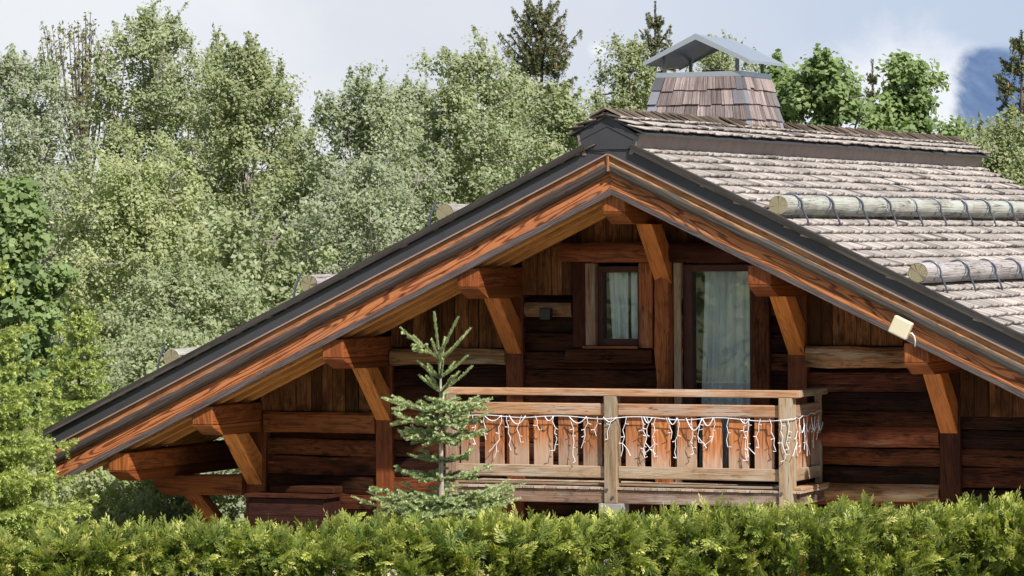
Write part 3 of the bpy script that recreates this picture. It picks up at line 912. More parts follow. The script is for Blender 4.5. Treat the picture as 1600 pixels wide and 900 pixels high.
# window -------------------------------------------------------------------------------
m = MB(); m.bx(-.685, -.63, WALL-.03, WALL+.10, 2.475, 3.33, 'z', (.5, .5, .1)); m.bx(-.225, -.18, WALL-.03, WALL+.10, 2.475, 3.33, 'z')
m.bx(-.63, -.225, WALL-.028, WALL+.10, 2.475, 2.545, 'x'); m.bx(-.63, -.225, WALL-.028, WALL+.10, 3.262, 3.33, 'x')
win = m.build('window', M['frame'], CH, bevel=.005)
m = MB(); m.bx(-.632, -.224, WALL+.035, WALL+.041, 2.543, 3.264); m.build('pane', M['glass'], win)
m = MB(); m.bx(-.955, -.80, WALL-.085, WALL+.0, 2.452, 3.37, 'z'); m.build('jamb', M['oldpost'], win, bevel=.004)
m = MB(); m.bx(-.797, -.688, WALL-.11, WALL+.02, 2.475, 3.365, 'z'); m.build('jamb', M['jamb'], win, bevel=.006)
m = MB(); m.bx(-.178, -.018, WALL-.115, WALL+.02, 2.45, 3.368, 'z'); m.build('jamb', M['rough'], win, bevel=.01)
m = MB(); m.bx(-.82, -.182, WALL-.15, WALL+.02, 2.442, 2.472, 'x'); m.build('sill', M['orange'], win, bevel=.005)
m = MB(); m.bx(-1.03, -.02, WALL-.145, WALL+.0, 2.285, 2.437, 'x'); m.build('sill', M['log'], win, bevel=.02)
# trunk post between window and door
m = MB(); secs = []
for i in range(14):
    zz = .96+(3.37-.96)*i/13; k = .008*math.sin(zz*4.1)+.006*math.sin(zz*9.7)
    secs.append([(.0+k, WALL-.06, zz), (.02+k, WALL-.135+k, zz), (.10, WALL-.16-k, zz), (.175-k, WALL-.135+k, zz), (.198-k, WALL-.06, zz), (.198, WALL+.05, zz), (0, WALL+.05, zz)])
m.loft(secs); m.build('post', M['rough'], CH)
# balcony door -------------------------------------------------------------------------
m = MB(); m.bx(.30, .405, WALL-.03, WALL+.10, 1.0, 3.345, 'z'); m.bx(1.055, 1.10, WALL-.03, WALL+.10, 1.0, 3.345, 'z')
m.bx(.405, 1.055, WALL-.028, WALL+.10, 1.0, 1.12, 'x'); m.bx(.405, 1.055, WALL-.028, WALL+.10, 3.27, 3.345, 'x')
door = m.build('balcony_door', M['frame'], CH, bevel=.005)
m = MB(); m.bx(.403, 1.057, WALL+.03, WALL+.036, 1.118, 3.272); m.build('pane', M['glass'], door)
m = MB(); m.bx(.215, .298, WALL-.09, WALL+.02, .97, 3.367, 'z'); m.build('jamb', M['jamb'], door, bevel=.005)
m = MB(); m.bx(1.103, 1.30, WALL-.10, WALL+.02, .97, 3.367, 'z'); m.build('jamb', M['log'], door, bevel=.01)
m = MB(); m.bx(.41, .418, WALL-.032, WALL-.02, 1.7, 1.84, 'z'); m.build('handle', M['zinc'], door)

# curtains -------------------------------------------------------------------------------
def curtain(name, u_top, u_bot, v, z0, z1, label, folds=7, amp=.03):
    nx, nz = 80, 14; vs = []; fs = []
    c = empty_pt = W((u_top[0]+u_top[1])/2, v, z0)
    for j in range(nz):
        t = j/(nz-1); zz = z0+(z1-z0)*t
        a = u_bot[0]+(u_top[0]-u_bot[0])*t**.8; b = u_bot[1]+(u_top[1]-u_bot[1])*t
        for i in range(nx):
            s = i/(nx-1)
            uu = a+(b-a)*s
            vv = amp*(1-.45*t)*(math.sin(s*folds*6.283+.5*math.sin(s*9))+.4*math.sin(s*folds*2.3*6.283+1.3+t))
            p = W(uu, v+vv, zz)-c
            vs.append(tuple(Matrix.Rotation(PSI, 3, 'Z') @ p))
    for j in range(nz-1):
        for i in range(nx-1): fs.append((j*nx+i, j*nx+i+1, (j+1)*nx+i+1, (j+1)*nx+i))
    me = bpy.data.meshes.new(name); me.from_pydata(vs, [], fs); me.materials.append(M['curtain'])
    me.polygons.foreach_set('use_smooth', [True]*len(fs))
    o = bpy.data.objects.new(name, me); COL.objects.link(o); o.location = c; o.rotation_euler = (0, 0, -PSI)
    return tag(o, label, 'curtain')
curtain('sheer_curtain', (.505, 1.10), (.40, 1.10), WALL+.11, 1.04, 3.30, 'long sheer white curtain hanging behind the balcony door glass', 5, .034)
curtain('net_curtain', (-.60, -.375), (-.56, -.375), WALL+.09, 2.46, 3.30, 'narrow white net curtain in the left half of the small window', 2, .024)
curtain('net_curtain', (-.345, -.17), (-.345, -.17), WALL+.09, 2.46, 3.30, 'narrow white net curtain in the right half of the small window', 2, .024)

# balcony --------------------------------------------------------------------------------
BF = .42                                           # front plane of the railing
m = MB(); u = -2.06
while u < 1.93:
    wd = min(.126, 1.95-u)
    m.bx(u+.003, u+wd-.003, BF-.07, WALL-.03, .985+random.uniform(-.002, .002), 1.012, 'y'); u += .128
bal = m.build('balcony', M['deck'], CH, bevel=.003)
m = MB(); m.bx(-2.06, 1.80, BF-.05, BF+.05, .84, .982, 'x'); m.build('joist', M['darkdeck'], bal, bevel=.006)
m = MB(); m.bx(-2.05, 1.84, BF-.012, BF+.02, 1.024, 1.05, 'x'); m.build('kickboard', M['railgrey'], bal, bevel=.004)
for u in (-1.95, -1.3, -.65, .1, .75, 1.35, 1.82):
    m = MB(); m.bx(u, u+.09, BF+.055, WALL-.02, .86, .982, 'y'); m.build('joist', M['darkdeck'], bal)
m = MB(); m.bx(-2.08, 1.925, BF-.075, BF+.075, 1.972, 2.045, 'x'); m.build('handrail', M['rail'], bal, bevel=.006)
m = MB(); m.bx(1.79, 1.925, BF+.078, WALL-.03, 1.975, 2.045, 'y'); m.build('handrail', M['railgrey'], bal, bevel=.006)
for u0, u1 in ((-2.0, -.222), (-.078, 1.72)):
    m = MB(); m.bx(u0, u1, BF-.045, BF+.02, 1.765, 1.892, 'x'); m.build('rail', M['rail'], bal, bevel=.012)
    m = MB(); m.bx(u0, u1, BF-.04, BF+.02, 1.105, 1.232, 'x'); m.build('rail', M['railgrey'], bal, bevel=.008)
m = MB(); m.bx(1.80, 1.865, BF+.08, WALL-.11, 1.765, 1.892, 'y'); m.build('rail', M['railgrey'], bal, bevel=.008)
m = MB(); m.bx(1.80, 1.865, BF+.08, WALL-.11, 1.105, 1.232, 'y'); m.build('rail', M['railgrey'], bal, bevel=.008)
m = MB(); m.bx(1.80, 1.95, BF-.02, WALL-.03, 1.014, 1.045, 'y'); m.build('side_board', M['rail'], bal, bevel=.005)
for u0, u1, v0, v1 in ((-2.055, -1.93, BF-.075, BF+.05), (-.22, -.08, BF-.085, BF+.055), (1.722, 1.868, BF-.085, BF+.055)):
    m = MB(); m.bx(u0, u1, v0, v1, .845 if u0 < 1 else .80, 1.97, 'z')
    p = m.build('railing_post', M['railgrey'], bal, bevel=.006)
    m = MB()
    for k, (du, zz) in enumerate(((.03, .985), (.095, .905))):
        m.tube([(u0+du, v0-.012, zz), (u0+du, v0+.01, zz)], .017, 10)
    m.build('bolt', M['steel'], p)
m = MB(); m.bx(1.80, 1.865, WALL-.105, WALL-.035, .9, 1.973, 'z'); m.build('railing_post', M['railgrey'], bal, bevel=.005)
m = MB(); m.bx(-.27, -.01, BF-.12, BF+.10, .745, .842, 'x'); m.build('stone_pad', M['stone'], bal, bevel=.006)
m = MB(); m.bx(-.23, -.05, BF-.08, BF+.06, 0, .744, 'z'); m.build('pier', M['stone'], bal)
m = MB(); m.bx(1.70, 1.88, BF-.05, BF+.09, 0, .80, 'z'); m.build('pier', M['darkdeck'], bal)
bu = [(-1.903+k*.283) for k in range(6)] + [(-.004+k*.2872) for k in range(6)]
for k, u in enumerate(bu):
    wd = .212+random.uniform(-.008, .008)
    m = MB(); m.bx(u, u+wd, BF-.005+random.uniform(-.003, .003), BF+.022, 1.16, 1.80, 'z')
    m.build('baluster', M['baluster'], bal, bevel=.004)
for vv in (BF+.15, BF+.40, BF+.65):
    m = MB(); m.bx(1.818, 1.842, vv, vv+.17, 1.16, 1.80, 'z'); m.build('baluster', M['baluster'], bal, bevel=.004)

# things fixed to or standing by the chalet ---------------------------------------------
R3 = Matrix.Rotation(PSI, 3, 'Z')
def local(name, u, v, zz):
    return empty(name, W(u, v, zz), -PSI)
t = local('outdoor_light', 3.185, -.05, 2.62)
tag(t, 'cream plastic box light with short white cable on the right barge board', 'light')
d = Vector((math.cos(SLOPE), 0, -math.sin(SLOPE))); nn = Vector((math.sin(SLOPE), 0, math.cos(SLOPE)))
c = Vector((0, 0, .095))
m = MB(); m.box(c-d*.103-nn*.092+Vector((0, -.10, 0)), d*.206, nn*.184, (0, .075, 0)); m.build('housing', M['cream'], t, bevel=.014)
m = MB(); m.box(c-d*.03-nn*.03+Vector((0, -.024, 0)), d*.06, nn*.06, (0, .065, 0)); m.build('bracket', M['steel'], t)
m = MB(); p0 = c+d*.10-nn*.02
m.tube([p0+Vector((0, -.05, 0)), p0+Vector((.03, -.055, .004)), p0+Vector((.055, -.05, -.03)), p0+Vector((.058, -.03, -.08)), p0+Vector((.045, .0, -.13))], .008, 6); m.build('cable', M['white'], t, smooth=True)
t = local('wall_lamp', -1.245, WALL-.10, 2.755)
tag(t, 'small black box lamp fixed to the dark logs left of the window', 'lamp')
m = MB(); m.bx(-.062, .062, -.085, .0, 0, .125); m.build('housing', M['black'], t, bevel=.01)
m = MB(); m.bx(-.035, .035, .0, .06, .03, .095); m.build('mount', M['black'], t)
t = local('wooden_chest', -4.15, .80, 0)
tag(t, 'dark wooden chest with flat lid against the log wall at lower left', 'chest')
m = MB()
for k in range(4): m.bx(-.52, .42, .0, .40, k*.195, k*.195+.193, 'x')
for k in range(4): pass
m.build('body', M['chest'], t, bevel=.006)
m = MB(); m.bx(-.55, .46, -.04, .43, .785, .822, 'x'); m.build('lid', M['oldpost'], t, bevel=.004)
m = MB(); m.bx(-.35, .44, .20, .43, .826, .90, 'x'); m.build('rail', M['oldpost'], t, bevel=.01)

# icicle lights ---------------------------------------------------------------------------
LZ = 1.752
t = local('icicle_lights', 1.0, BF-.06, LZ)
tag(t, 'white icicle fairy lights draped along the balcony railing, unlit', 'string lights')
O = Vector((1.0, BF-.06, LZ))
m = MB(); pts = []
u = -2.02
while u <= 1.90:
    near_post = abs(u+.15) < .16 or u > 1.70
    pts.append(Vector((u, BF-.062 if not near_post else BF-.10, LZ+.012*math.sin(u*7)-.012*abs(math.sin(u*3.3))))-O); u += .06
for k in range(14):
    v = BF-.07+k*.066
    pts.append(Vector((1.885, v, LZ+.01*math.sin(k*1.7)+.004*k))-O)
m.tube(pts, .0048, 6); CABLE = m
def strand(u, v, zlow, along='u', fork=False, ztop=LZ):
    m = MB()
    def dirv(a): return Vector((a, 0, 0)) if along == 'u' else Vector((0, a, 0))
    p = Vector((u, v, ztop))-O; pts = [p.copy()]
    sgn = random.choice((-1, 1)); n = max(3, int((ztop-zlow)/.06)); step = (ztop-zlow)/n
    drift = random.uniform(-.15, .15)
    for i in range(n):
        sgn = -sgn if random.random() < .7 else sgn
        p = p+dirv(sgn*random.uniform(.006, .030)+drift*step)+Vector((0, random.uniform(-.006, .006), -step))
        pts.append(p.copy())
        if random.random() < .6:
            s2 = random.choice((-1, 1))
            q_ = p+dirv(s2*random.uniform(.022, .042))+Vector((0, -.008, random.uniform(-.02, .015)))
            m.tube([p, q_], [.003, .005], 5)
        if fork and i == n//2:
            r_ = p.copy(); br = [r_.copy()]
            for k in range(3):
                r_ = r_+dirv(-sgn*random.uniform(.02, .05))+Vector((0, 0, -random.uniform(.03, .05))); br.append(r_.copy())
            m.tube(br, [.004, .004, .004, .005], 5)
    m.tube(pts, .0036, 5)
    m.build('strand', M['white'], t, smooth=False)
random.seed(5)
FR = BF-.068
for u, zl, fk in ((-1.90, 1.50, 0), (-1.74, 1.44, 0), (-1.60, 1.49, 0), (-1.40, 1.30, 1), (-1.34, 1.38, 0), (-1.17, 1.47, 0), (-1.01, 1.60, 0), (-.80, 1.39, 0), (-.62, 1.28, 0),
                  (-.42, 1.42, 0), (-.30, 1.55, 0), (.03, 1.34, 1), (.20, 1.36, 1), (.26, 1.33, 0), (.36, 1.34, 1), (.475, 1.53, 0),
                  (.60, 1.33, 0), (.76, 1.38, 0), (.88, 1.50, 1), (1.01, 1.50, 1), (1.17, 1.46, 0), (1.34, 1.32, 1), (1.38, 1.36, 0), (1.52, 1.45, 0), (1.62, 1.42, 0)):
    strand(u, FR, zl, 'u', bool(fk))
for u, zl, fk in ((-.12, 1.52, 0), (1.75, 1.33, 0), (1.83, 1.45, 0)): strand(u, BF-.105, zl, 'u', bool(fk))
for k in range(7):
    strand(1.888, BF-.02+k*.125, LZ-random.uniform(.16, .42), 'v', k % 3 == 0)
# swags that link neighbouring strands
m = CABLE
for a, b, sag in ((-1.6, -1.4, .06), (-1.31, -1.12, .09), (-.62, -.42, .07), (-.80, -.9, .05), (-.22, -.07, .05), (.23, .32, .06), (.5, .6, .07), (.7, .88, .13), (.88, 1.0, .08), (1.3, 1.4, .05)):
    off = BF-.072 if not (-.3 < a < 0) else BF-.10
    m.tube([Vector((a+(b-a)*i/8, off, LZ-sag*math.sin(math.pi*i/8)))-O for i in range(9)], .006, 5)
for k in range(4):
    v = BF+.1+k*.2
    m.tube([Vector((1.89, v+.15*i/8, LZ-.07-.08*math.sin(math.pi*i/8)))-O for i in range(9)], .006, 5)
m.build('cable', M['white'], t, smooth=True)

# ------------------------------------------------------------------ plants
def px(x, y, d):
    """a direction of view (degrees-like units of the photo) at distance d -> metres"""
    return (x-800)/5800*d, CAM_Z+(378-y)/5800*d

def unit(a): return a/np.maximum(np.linalg.norm(a, axis=-1, keepdims=True), 1e-9)

def leaf_quads(C, N, L, Wd, rng):
    """diamond leaves at centres C with normals N"""
    n = len(C)
    r = unit(rng.normal(size=(n, 3)))
    a = unit(np.cross(N, r)); b = np.cross(N, a)
    k = rng.uniform(.5, 1.35, (n, 1)); L = L*k; Wd = Wd*k*rng.uniform(.8, 1.2, (n, 1))
    fold = N*(L*.12)
    return np.stack([C-a*L*.5, C+b*Wd*.5-a*L*.05+fold, C+a*L*.5, C-b*Wd*.5-a*L*.05+fold], 1)

def broadleaf(name, label, x, y, height, rad, mat, barkm, nclus=150, per=90, leafL=.12, seed=1, low=.12, shape='dome',
              spread=.42, ragged=.25, cat='tree', group=None, trunk_r=None, upright=.4, leafW=.62, twigs=.9):
    rng = np.random.default_rng(seed); rnd = random.Random(seed)
    t = empty(name, (x, y, 0)); tag(t, label, cat, group)
    br = MB(); tr = trunk_r or height*.016
    # trunk
    lean = rng.normal(0, .03, 2)
    def axis(z_): return Vector((lean[0]*z_+.012*height*math.sin(z_*1.1+seed), lean[1]*z_+.012*height*math.cos(z_*.9+seed), z_))
    top = height*.86
    zs = [top*i/12 for i in range(13)]
    br.tube([axis(q_) for q_ in zs], [tr*(1-.85*(i/12)) for i in range(13)], 8)
    tk = br.build('trunk', barkm, t, smooth=True)
    # crown envelope
    def R(f):                                   # f: 0..1 between low and top
        if shape == 'dome': return math.sqrt(max(0, 1-(max(0, f-.38)/.62)**2.2))*(.72+.28*min(1, f/.38))
        if shape == 'column': return (1-.75*f**2.4)*(.8+.2*min(1, f/.3))
        return math.sqrt(max(0, 1-abs(2*f-1)**2.3))
    limbs = []
    lb = MB()
    nl = 16
    for i in range(nl):
        f = (i+.5)/nl
        z0 = height*(low*.8+.70*f*(1-low))
        ang = i*2.399+rnd.uniform(-.4, .4)
        ze = height*(low+(1-low)*min(.99, f*.95+.14+rnd.uniform(-.05, .08)))
        fe = (ze/height-low)/(1-low)
        rr = rad*R(min(.98, fe))*rnd.uniform(.6, .95)*(1+rnd.uniform(-ragged, ragged))
        a = axis(z0); e = axis(min(ze, top))+Vector((math.cos(ang)*rr, math.sin(ang)*rr, max(0, ze-top)))
        mid = a.lerp(e, .5)+Vector((0, 0, -upright*.12*rr))+Vector((rnd.uniform(-.12, .12), rnd.uniform(-.12, .12), rnd.uniform(-.1, .1)))*rr*.5
        pts = [a, a.lerp(mid, .5)+Vector((0, 0, .02*rr)), mid, mid.lerp(e, .55)+Vector((0, 0, .06*rr)), e]
        r0 = tr*.55*(1-.5*f)
        lb.tube(pts, [r0, r0*.8, r0*.6, r0*.4, r0*.18], 5)
        limbs.append(pts)
    cl = []
    ph = rng.random(6)*6.28
    def lump(ang, f):
        return 1+.20*math.sin(2*ang+ph[0]+5*f)+.16*math.sin(3*ang+ph[1]-9*f)+.12*math.sin(5*ang+ph[2]+14*f)
    ends = [L_ for L_ in limbs]
    for i in range(nclus):
        if rng.random() < .55:
            L_ = ends[rng.integers(len(ends))]; s_ = rng.uniform(1.4, 4.0); k = min(3, int(s_))
            c = L_[k].lerp(L_[k+1], s_-k)+Vector(rng.normal(0, 1, 3))*rad*.17
        else:
            f = rng.random()**.85
            z_ = height*(low+(1-low)*f); ang = rng.random()*6.283
            rr = rad*R(f)*(rng.random()**.40)*lump(ang, f)*(1+rng.normal(0, ragged*.4))
            c = axis(min(z_, top))+Vector((math.cos(ang)*rr, math.sin(ang)*rr, max(0, z_-top)))
        cl.append(c)
        best = min((( (q_-c).length+max(0, q_.z-c.z)*1.5, q_) for L in limbs for q_ in L[1:]), key=lambda k: k[0])[1]
        if (best-c).length > .05:
            mid = best.lerp(c, .5)+Vector((0, 0, -.06*(best-c).length))
            lb.tube([best, mid, c], [tr*.15, tr*.10, tr*.05], 4, caps=False)
    # leafy twigs that stick out of the crown
    tw = []
    for i in range(int(nclus*twigs)):
        c = cl[rng.integers(nclus)]
        o_ = c-axis(min(c.z, top)*.75); 
        if o_.length < rad*.3: continue
        d = (o_.normalized()*.6+Vector((0, 0, .75))+Vector(rng.normal(0, .35, 3))).normalized()
        ln = rng.uniform(.35, .95)*spread*2.0
        p2 = c+d*ln+Vector((0, 0, -.04*ln))
        lb.tube([c, c.lerp(p2, .5)+Vector((0, 0, .03*ln)), p2], [tr*.05, tr*.035, tr*.02], 3, caps=False)
        nn = int(per*.28)+4
        for k in range(nn):
            s_ = (.15+.85*rng.random())
            tw.append(tuple(c.lerp(p2, s_)+Vector(rng.normal(0, .30, 3))*leafL*(1.5-.7*s_)))
    lb.build('limbs', barkm, t)
    cl = np.array([tuple(c) for c in cl])
    siz = spread*rng.uniform(.5, 1.35, nclus)
    npc = (per*(siz/spread)**2).astype(int)+4
    idx = np.repeat(np.arange(nclus), npc); n = len(idx)
    off = rng.normal(size=(n, 3)); off = unit(off)*(rng.random((n, 1))**.6)*rng.uniform(.7, 1.35, (n, 1))
    off *= np.array([1.0, 1.0, .75])
    C = cl[idx]+off*siz[idx][:, None]*1.1
    cc = np.array([0, 0, height*(low+.45*(1-low))])
    out = unit(cl[idx]-cc)
    N = unit(off*.5+out*.25+np.array([.25, -.50, .60])+rng.normal(0, .5, (n, 3)))
    tc_ = np.repeat(rng.random(nclus), npc)
    if tw:
        TW = np.array(tw); C = np.concatenate([C, TW]); N = np.concatenate([N, unit(np.array([.1, -.3, .5])+rng.normal(0, .6, TW.shape))])
        tc_ = np.concatenate([tc_, rng.random(len(TW))]); n = len(C)
    P = leaf_quads(C, N, leafL, leafL*leafW, rng)
    T = np.stack([np.clip(tc_*.75+rng.random(n)*.25, 0, 1), rng.random(n), rng.random(n)*.6+.2], 1)
    quads('crown', P, mat, T, t)
    return t

def needles(rng, A, D, L, n_per, nl, nw, spread=.7, rise=.15):
    """needles round straight shoots: start A, direction D, length L"""
    m = len(A)
    idx = np.repeat(np.arange(m), n_per); n = len(idx)
    s = rng.random((n, 1))
    d = D[idx]
    r = unit(np.cross(d, unit(rng.normal(size=(n, 3)))))
    base = A[idx]+d*L[idx][:, None]*s
    tip = unit(r*spread+d*.62+np.array([0, 0, rise]))
    nl_ = nl*rng.uniform(.7, 1.2, (n, 1))*(1-.35*s)
    side = unit(np.cross(tip, r+.01))*nw*.5
    P = np.stack([base-side, base+tip*nl_*.5-side, base+tip*nl_, base+tip*nl_*.5+side], 1)
    return P, idx, s[:, 0]

def conifer(name, label, x, y, height, rad, mat, barkm, seed=1, whorls=None, n_br=7, shoot=.16, nl=.022, nw=.004, n_per=40, droop=.1,
            tip_up=.12, sec=.13, cat='tree', group=None, trunk_r=None, z_low=.15, dens=1.0, profile=1.0, leaders=(1,), cones=0, hang=0.0, rise=.15, gaps=0.0, step=.10, bare=0.0, zj=0.0):
    rng = np.random.default_rng(seed); rnd = random.Random(seed)
    t = empty(name, (x, y, 0)); tag(t, label, cat, group)
    tr = trunk_r or height*.014
    b = MB(); b.tube([(0, 0, height*.985*i/10) for i in range(11)], [tr*(1-.9*i/10)+.004 for i in range(11)], 8)
    b.build('trunk', barkm, t, smooth=True)
    A, D, L, TI = [], [], [], []
    bb = MB()
    if whorls is None:
        whorls = []
        z_ = z_low*height
        while z_ < height*.97:
            f = 1-z_/height
            whorls.append((z_, rad*(f**profile)*rnd.uniform(.85, 1.12), n_br))
            z_ += height*(.035+.035*(1-f)*.5)/dens
    def add_shoot(a, d, l, ti):
        A.append(tuple(a)); D.append(tuple(d.normalized())); L.append(l); TI.append(ti)
    for z_, R_, nb in whorls:
        ph = rnd.random()*6.28
        f = 1-z_/height
        for k in range(nb):
            if rnd.random() < gaps: continue
            ang = ph+k*6.283/nb+rnd.uniform(-.25, .25)
            ln = R_*rnd.uniform(.72, 1.12)
            h = Vector((math.cos(ang), math.sin(ang), 0))
            base = Vector((0, 0, z_+rnd.uniform(-.02, .02)*height*.3))
            dr = droop*rnd.uniform(.6, 1.4)*min(1.0, f*2.0)-(tip_up*2.2 if f < .22 else 0)
            pts = []
            ns = max(3, int(ln/step))
            for i in range(ns+1):
                s = i/ns
                pts.append(base+h*(ln*s)+Vector((0, 0, ln*(-dr*s+tip_up*s*s))))
            bb.tube(pts, [max(.0025, tr*.22*(1-.8*i/ns)) for i in range(ns+1)], 4, caps=False)
            tci = rnd.random()
            # shoots along the branch
            for i in range(ns):
                s = (i+.5)/ns
                d = (pts[i+1]-pts[i])
                add_shoot(pts[i], d, d.length*1.15, tci)
                if s < .12: continue
                lat = min(ln*(1.05-s)*.62, .48*ln)
                if lat < .03 or ln < bare: continue
                for sd in (-1, 1):
                    if rnd.random() > .93: continue
                    side = Vector((-h.y, h.x, 0))*sd
                    d2 = (h*.75+side*rnd.uniform(.75, 1.05)+Vector((0, 0, rnd.uniform(-.22-zj*.3, .12+zj*1.4)-hang*.5))).normalized()
                    p = pts[i].lerp(pts[i+1], rnd.random())
                    left = lat*rnd.uniform(.75, 1.1)
                    first = True
                    while left > .02:
                        sl = min(shoot, left)
                        add_shoot(p, d2, sl*1.1, tci)
                        q_ = p+d2*sl
                        if left > shoot*.9 :
                            for s3 in (-1, 1):
                                d3 = (d2+Vector((-d2.y, d2.x, 0))*s3*rnd.uniform(.6, .95)+Vector((0, 0, rnd.uniform(-.2-zj*.3, .1+zj*1.3)-hang*.6))).normalized()
                                add_shoot(p+d2*sl*.6, d3, min(shoot*.75, left*.55), tci)
                        if hang and rnd.random() < hang:
                            add_shoot(q_, Vector((rnd.uniform(-.2, .2), rnd.uniform(-.2, .2), -1)), shoot*rnd.uniform(.8, 1.6), tci)
                        d2 = (d2+Vector((0, 0, rnd.uniform(-.06, .05)))).normalized()
                        p = q_; left -= sl; first = False
    for k, l in enumerate(leaders):
        if isinstance(l, tuple): a, e = Vector(l[0]), Vector(l[1])
        else: a, e = Vector((0, 0, height*.90)), Vector((0, 0, height))
        n = max(2, int((e-a).length/.08))
        for i in range(n): add_shoot(a.lerp(e, i/n), e-a, (e-a).length/n*1.15, .9)
        bb.tube([a, e], [.006, .003], 5)
    bb.build('branches', barkm, t)
    A, D, L, TI = np.array(A), np.array(D), np.array(L), np.array(TI)
    per = np.maximum(3, (n_per*np.clip(L/shoot, .3, 1.6)).mean()).astype(int)
    P, idx, s = needles(rng, A, D, L, int(per), nl, nw, rise=rise)
    # new growth at the outside is lighter
    rr = np.linalg.norm(A[:, :2], axis=1); outw = np.clip(rr/np.maximum(.05, rad*np.clip(1-A[:, 2]/height, .05, 1)**profile), 0, 1.1)
    T = np.stack([np.clip(.55*outw[idx]+.25*TI[idx]+.25*rng.random(len(idx)), 0, 1), np.clip(rng.random(len(idx))*.75+.3*(outw[idx] > .8)*rng.random(len(idx)), 0, 1), rng.random(len(idx))], 1)
    quads('foliage', P, mat, T, t)
    if cones:
        c = MB()
        for k in range(cones):
            i = rng.integers(len(A))
            if A[i][2] < height*.45: continue
            p = Vector(A[i]); l = rnd.uniform(.10, .15)
            c.tube([p, p-Vector((0, 0, l*.3)), p-Vector((0, 0, l*.75)), p-Vector((0, 0, l))], [.012, .026, .022, .006], 6)
        if c.f: tag(c.build('cones', M['cone'], t), kind='stuff')
    return t

# young fir in front of the balcony
fx, fz = px(687, 490, 36.6)
def fz_(y): return CAM_Z+(378-y)/5800*36.6
def fr(p): return p/5800*36.6
HF = fz_(545)
conifer('young_fir', 'young blue green fir with a forked tip in front of the balcony', fx, 36.6, HF, .80, M['fir'], M['barkfir'], seed=4,
        whorls=[(fz_(562), fr(56), 6), (fz_(590), fr(38), 6), (fz_(612), fr(44), 6), (fz_(643), fr(96), 8), (fz_(664), fr(82), 7), (fz_(690), fr(88), 7), (fz_(720), fr(54), 5), (fz_(748), fr(76), 6),
                (fz_(785), fr(132), 12), (fz_(803), fr(126), 11), (fz_(850), fr(140), 9), (.45, .9, 8)],
        shoot=.16, nl=.040, nw=.0085, n_per=150, droop=.02, tip_up=.24, zj=.22, trunk_r=.042, rise=.40, step=.17, bare=.37,
        leaders=(((-.02, 0, HF), (fr(-9), 0, fz_(490))), ((.0, 0, HF-.05), (fr(27), 0, fz_(498))), ((0, 0, HF-.25), (0, 0, HF))))

# big light green spruces at the left
x, _ = px(-58, 0, 40.3)
conifer('garden_spruce', 'bright yellow green spruce at the left edge, reaching over the eave', x, 40.3, CAM_Z+(378-372)/5800*40.3, 1.56, M['youngspruce'], M['bark'], seed=21,
        n_br=9, shoot=.17, nl=.055, nw=.017, n_per=34, droop=.22, tip_up=.24, profile=.58, z_low=.05, dens=.85, hang=.30, step=.14)
x, _ = px(122, 0, 50.0)
conifer('garden_spruce', 'smaller light green spruce behind the left end of the roof', x, 50.0, CAM_Z+(378-470)/5800*50, 1.12, M['youngspruce'], M['bark'], seed=22,
        n_br=7, shoot=.18, nl=.055, nw=.018, n_per=30, droop=.18, tip_up=.2, profile=.75, z_low=.05, dens=.8, hang=.3, step=.14)

# dark spruces against the sky
D_ = 95; x, zt = px(848, -12, D_)
conifer('tall_spruce', 'dark cone bearing spruce rising above the middle of the wood', x, D_, zt, 3.1, M['spruce'], M['bark'], seed=31, n_br=8, shoot=.24, nl=.10, nw=.026, n_per=26,
        droop=.10, tip_up=.34, profile=.75, z_low=.50, dens=1.1, hang=.5, cones=220)
D_ = 98; x, zt = px(1026, 5, D_)
conifer('tall_spruce', 'slim spruce tip standing left of the chimney cap', x, D_, zt, 2.7, M['spruce'], M['bark'], seed=32, n_br=7, shoot=.2, nl=.09, nw=.026, n_per=28,
        droop=.06, tip_up=.38, profile=.85, z_low=.55, dens=1.0, hang=.2)
D_ = 70; x, zt = px(1365, 97, D_)
conifer('tall_spruce', 'small spruce tip between the two maples above the ridge', x, D_, zt, .9, M['spruce'], M['bark'], seed=33, n_br=6, shoot=.16, nl=.08, nw=.024, n_per=20,
        droop=.05, tip_up=.35, profile=.8, z_low=.4, dens=1.2)
D_ = 72; x, zt = px(1598, 55, D_)
conifer('tall_spruce', 'brownish ragged spruce with long arms at the right edge', x, D_, zt, 1.75, M['spruce'], M['bark'], seed=34, n_br=6, shoot=.2, nl=.09, nw=.028, n_per=26,
        droop=.12, tip_up=.2, profile=.55, z_low=.35, dens=.9, hang=.6, cones=160, gaps=.2)

WOOD = 'deciduous trees of the wood behind the chalet'
def bt(label, cx, ytop, hw, D_, mat, seed, nclus=170, per=112, leafL=.080, name='birch_tree', low=.06, shape='dome', ragged=.28, spread=None, barkm='barkpale', group=WOOD, **kw):
    x, zt = px(cx, ytop, D_)
    return broadleaf(name, label, x, D_, zt, hw*1.2/5800*D_, M[mat], M[barkm], int(nclus*1.45), per, leafL, seed, low, shape, spread or .29*D_/75, ragged, group=group, **kw)
bt('broad grey green tree at the far left of the wood', 45, 92, 135, 77, 'sage2', 41, 260)
bt('tall rounded pale tree with a ragged top, second from the left', 240, 38, 118, 79, 'sage', 42, 300, ragged=.34)
bt('olive green tree with drooping tips beside the sky gap', 388, 78, 88, 74, 'olive', 43, 210, ragged=.36)
bt('lower grey green tree right of the sky gap', 555, 128, 98, 73, 'sage2', 44, 240, ragged=.32)
bt('wide soft green tree left of the tall dark spruce', 735, 98, 122, 76, 'sage', 45, 280, ragged=.32)
bt('pale tree crown just left of the ridge end', 880, 158, 78, 70, 'sage', 46, 170)
bt('light tree crown left of the chimney', 1000, 78, 66, 84, 'olive', 47, 150, ragged=.36)
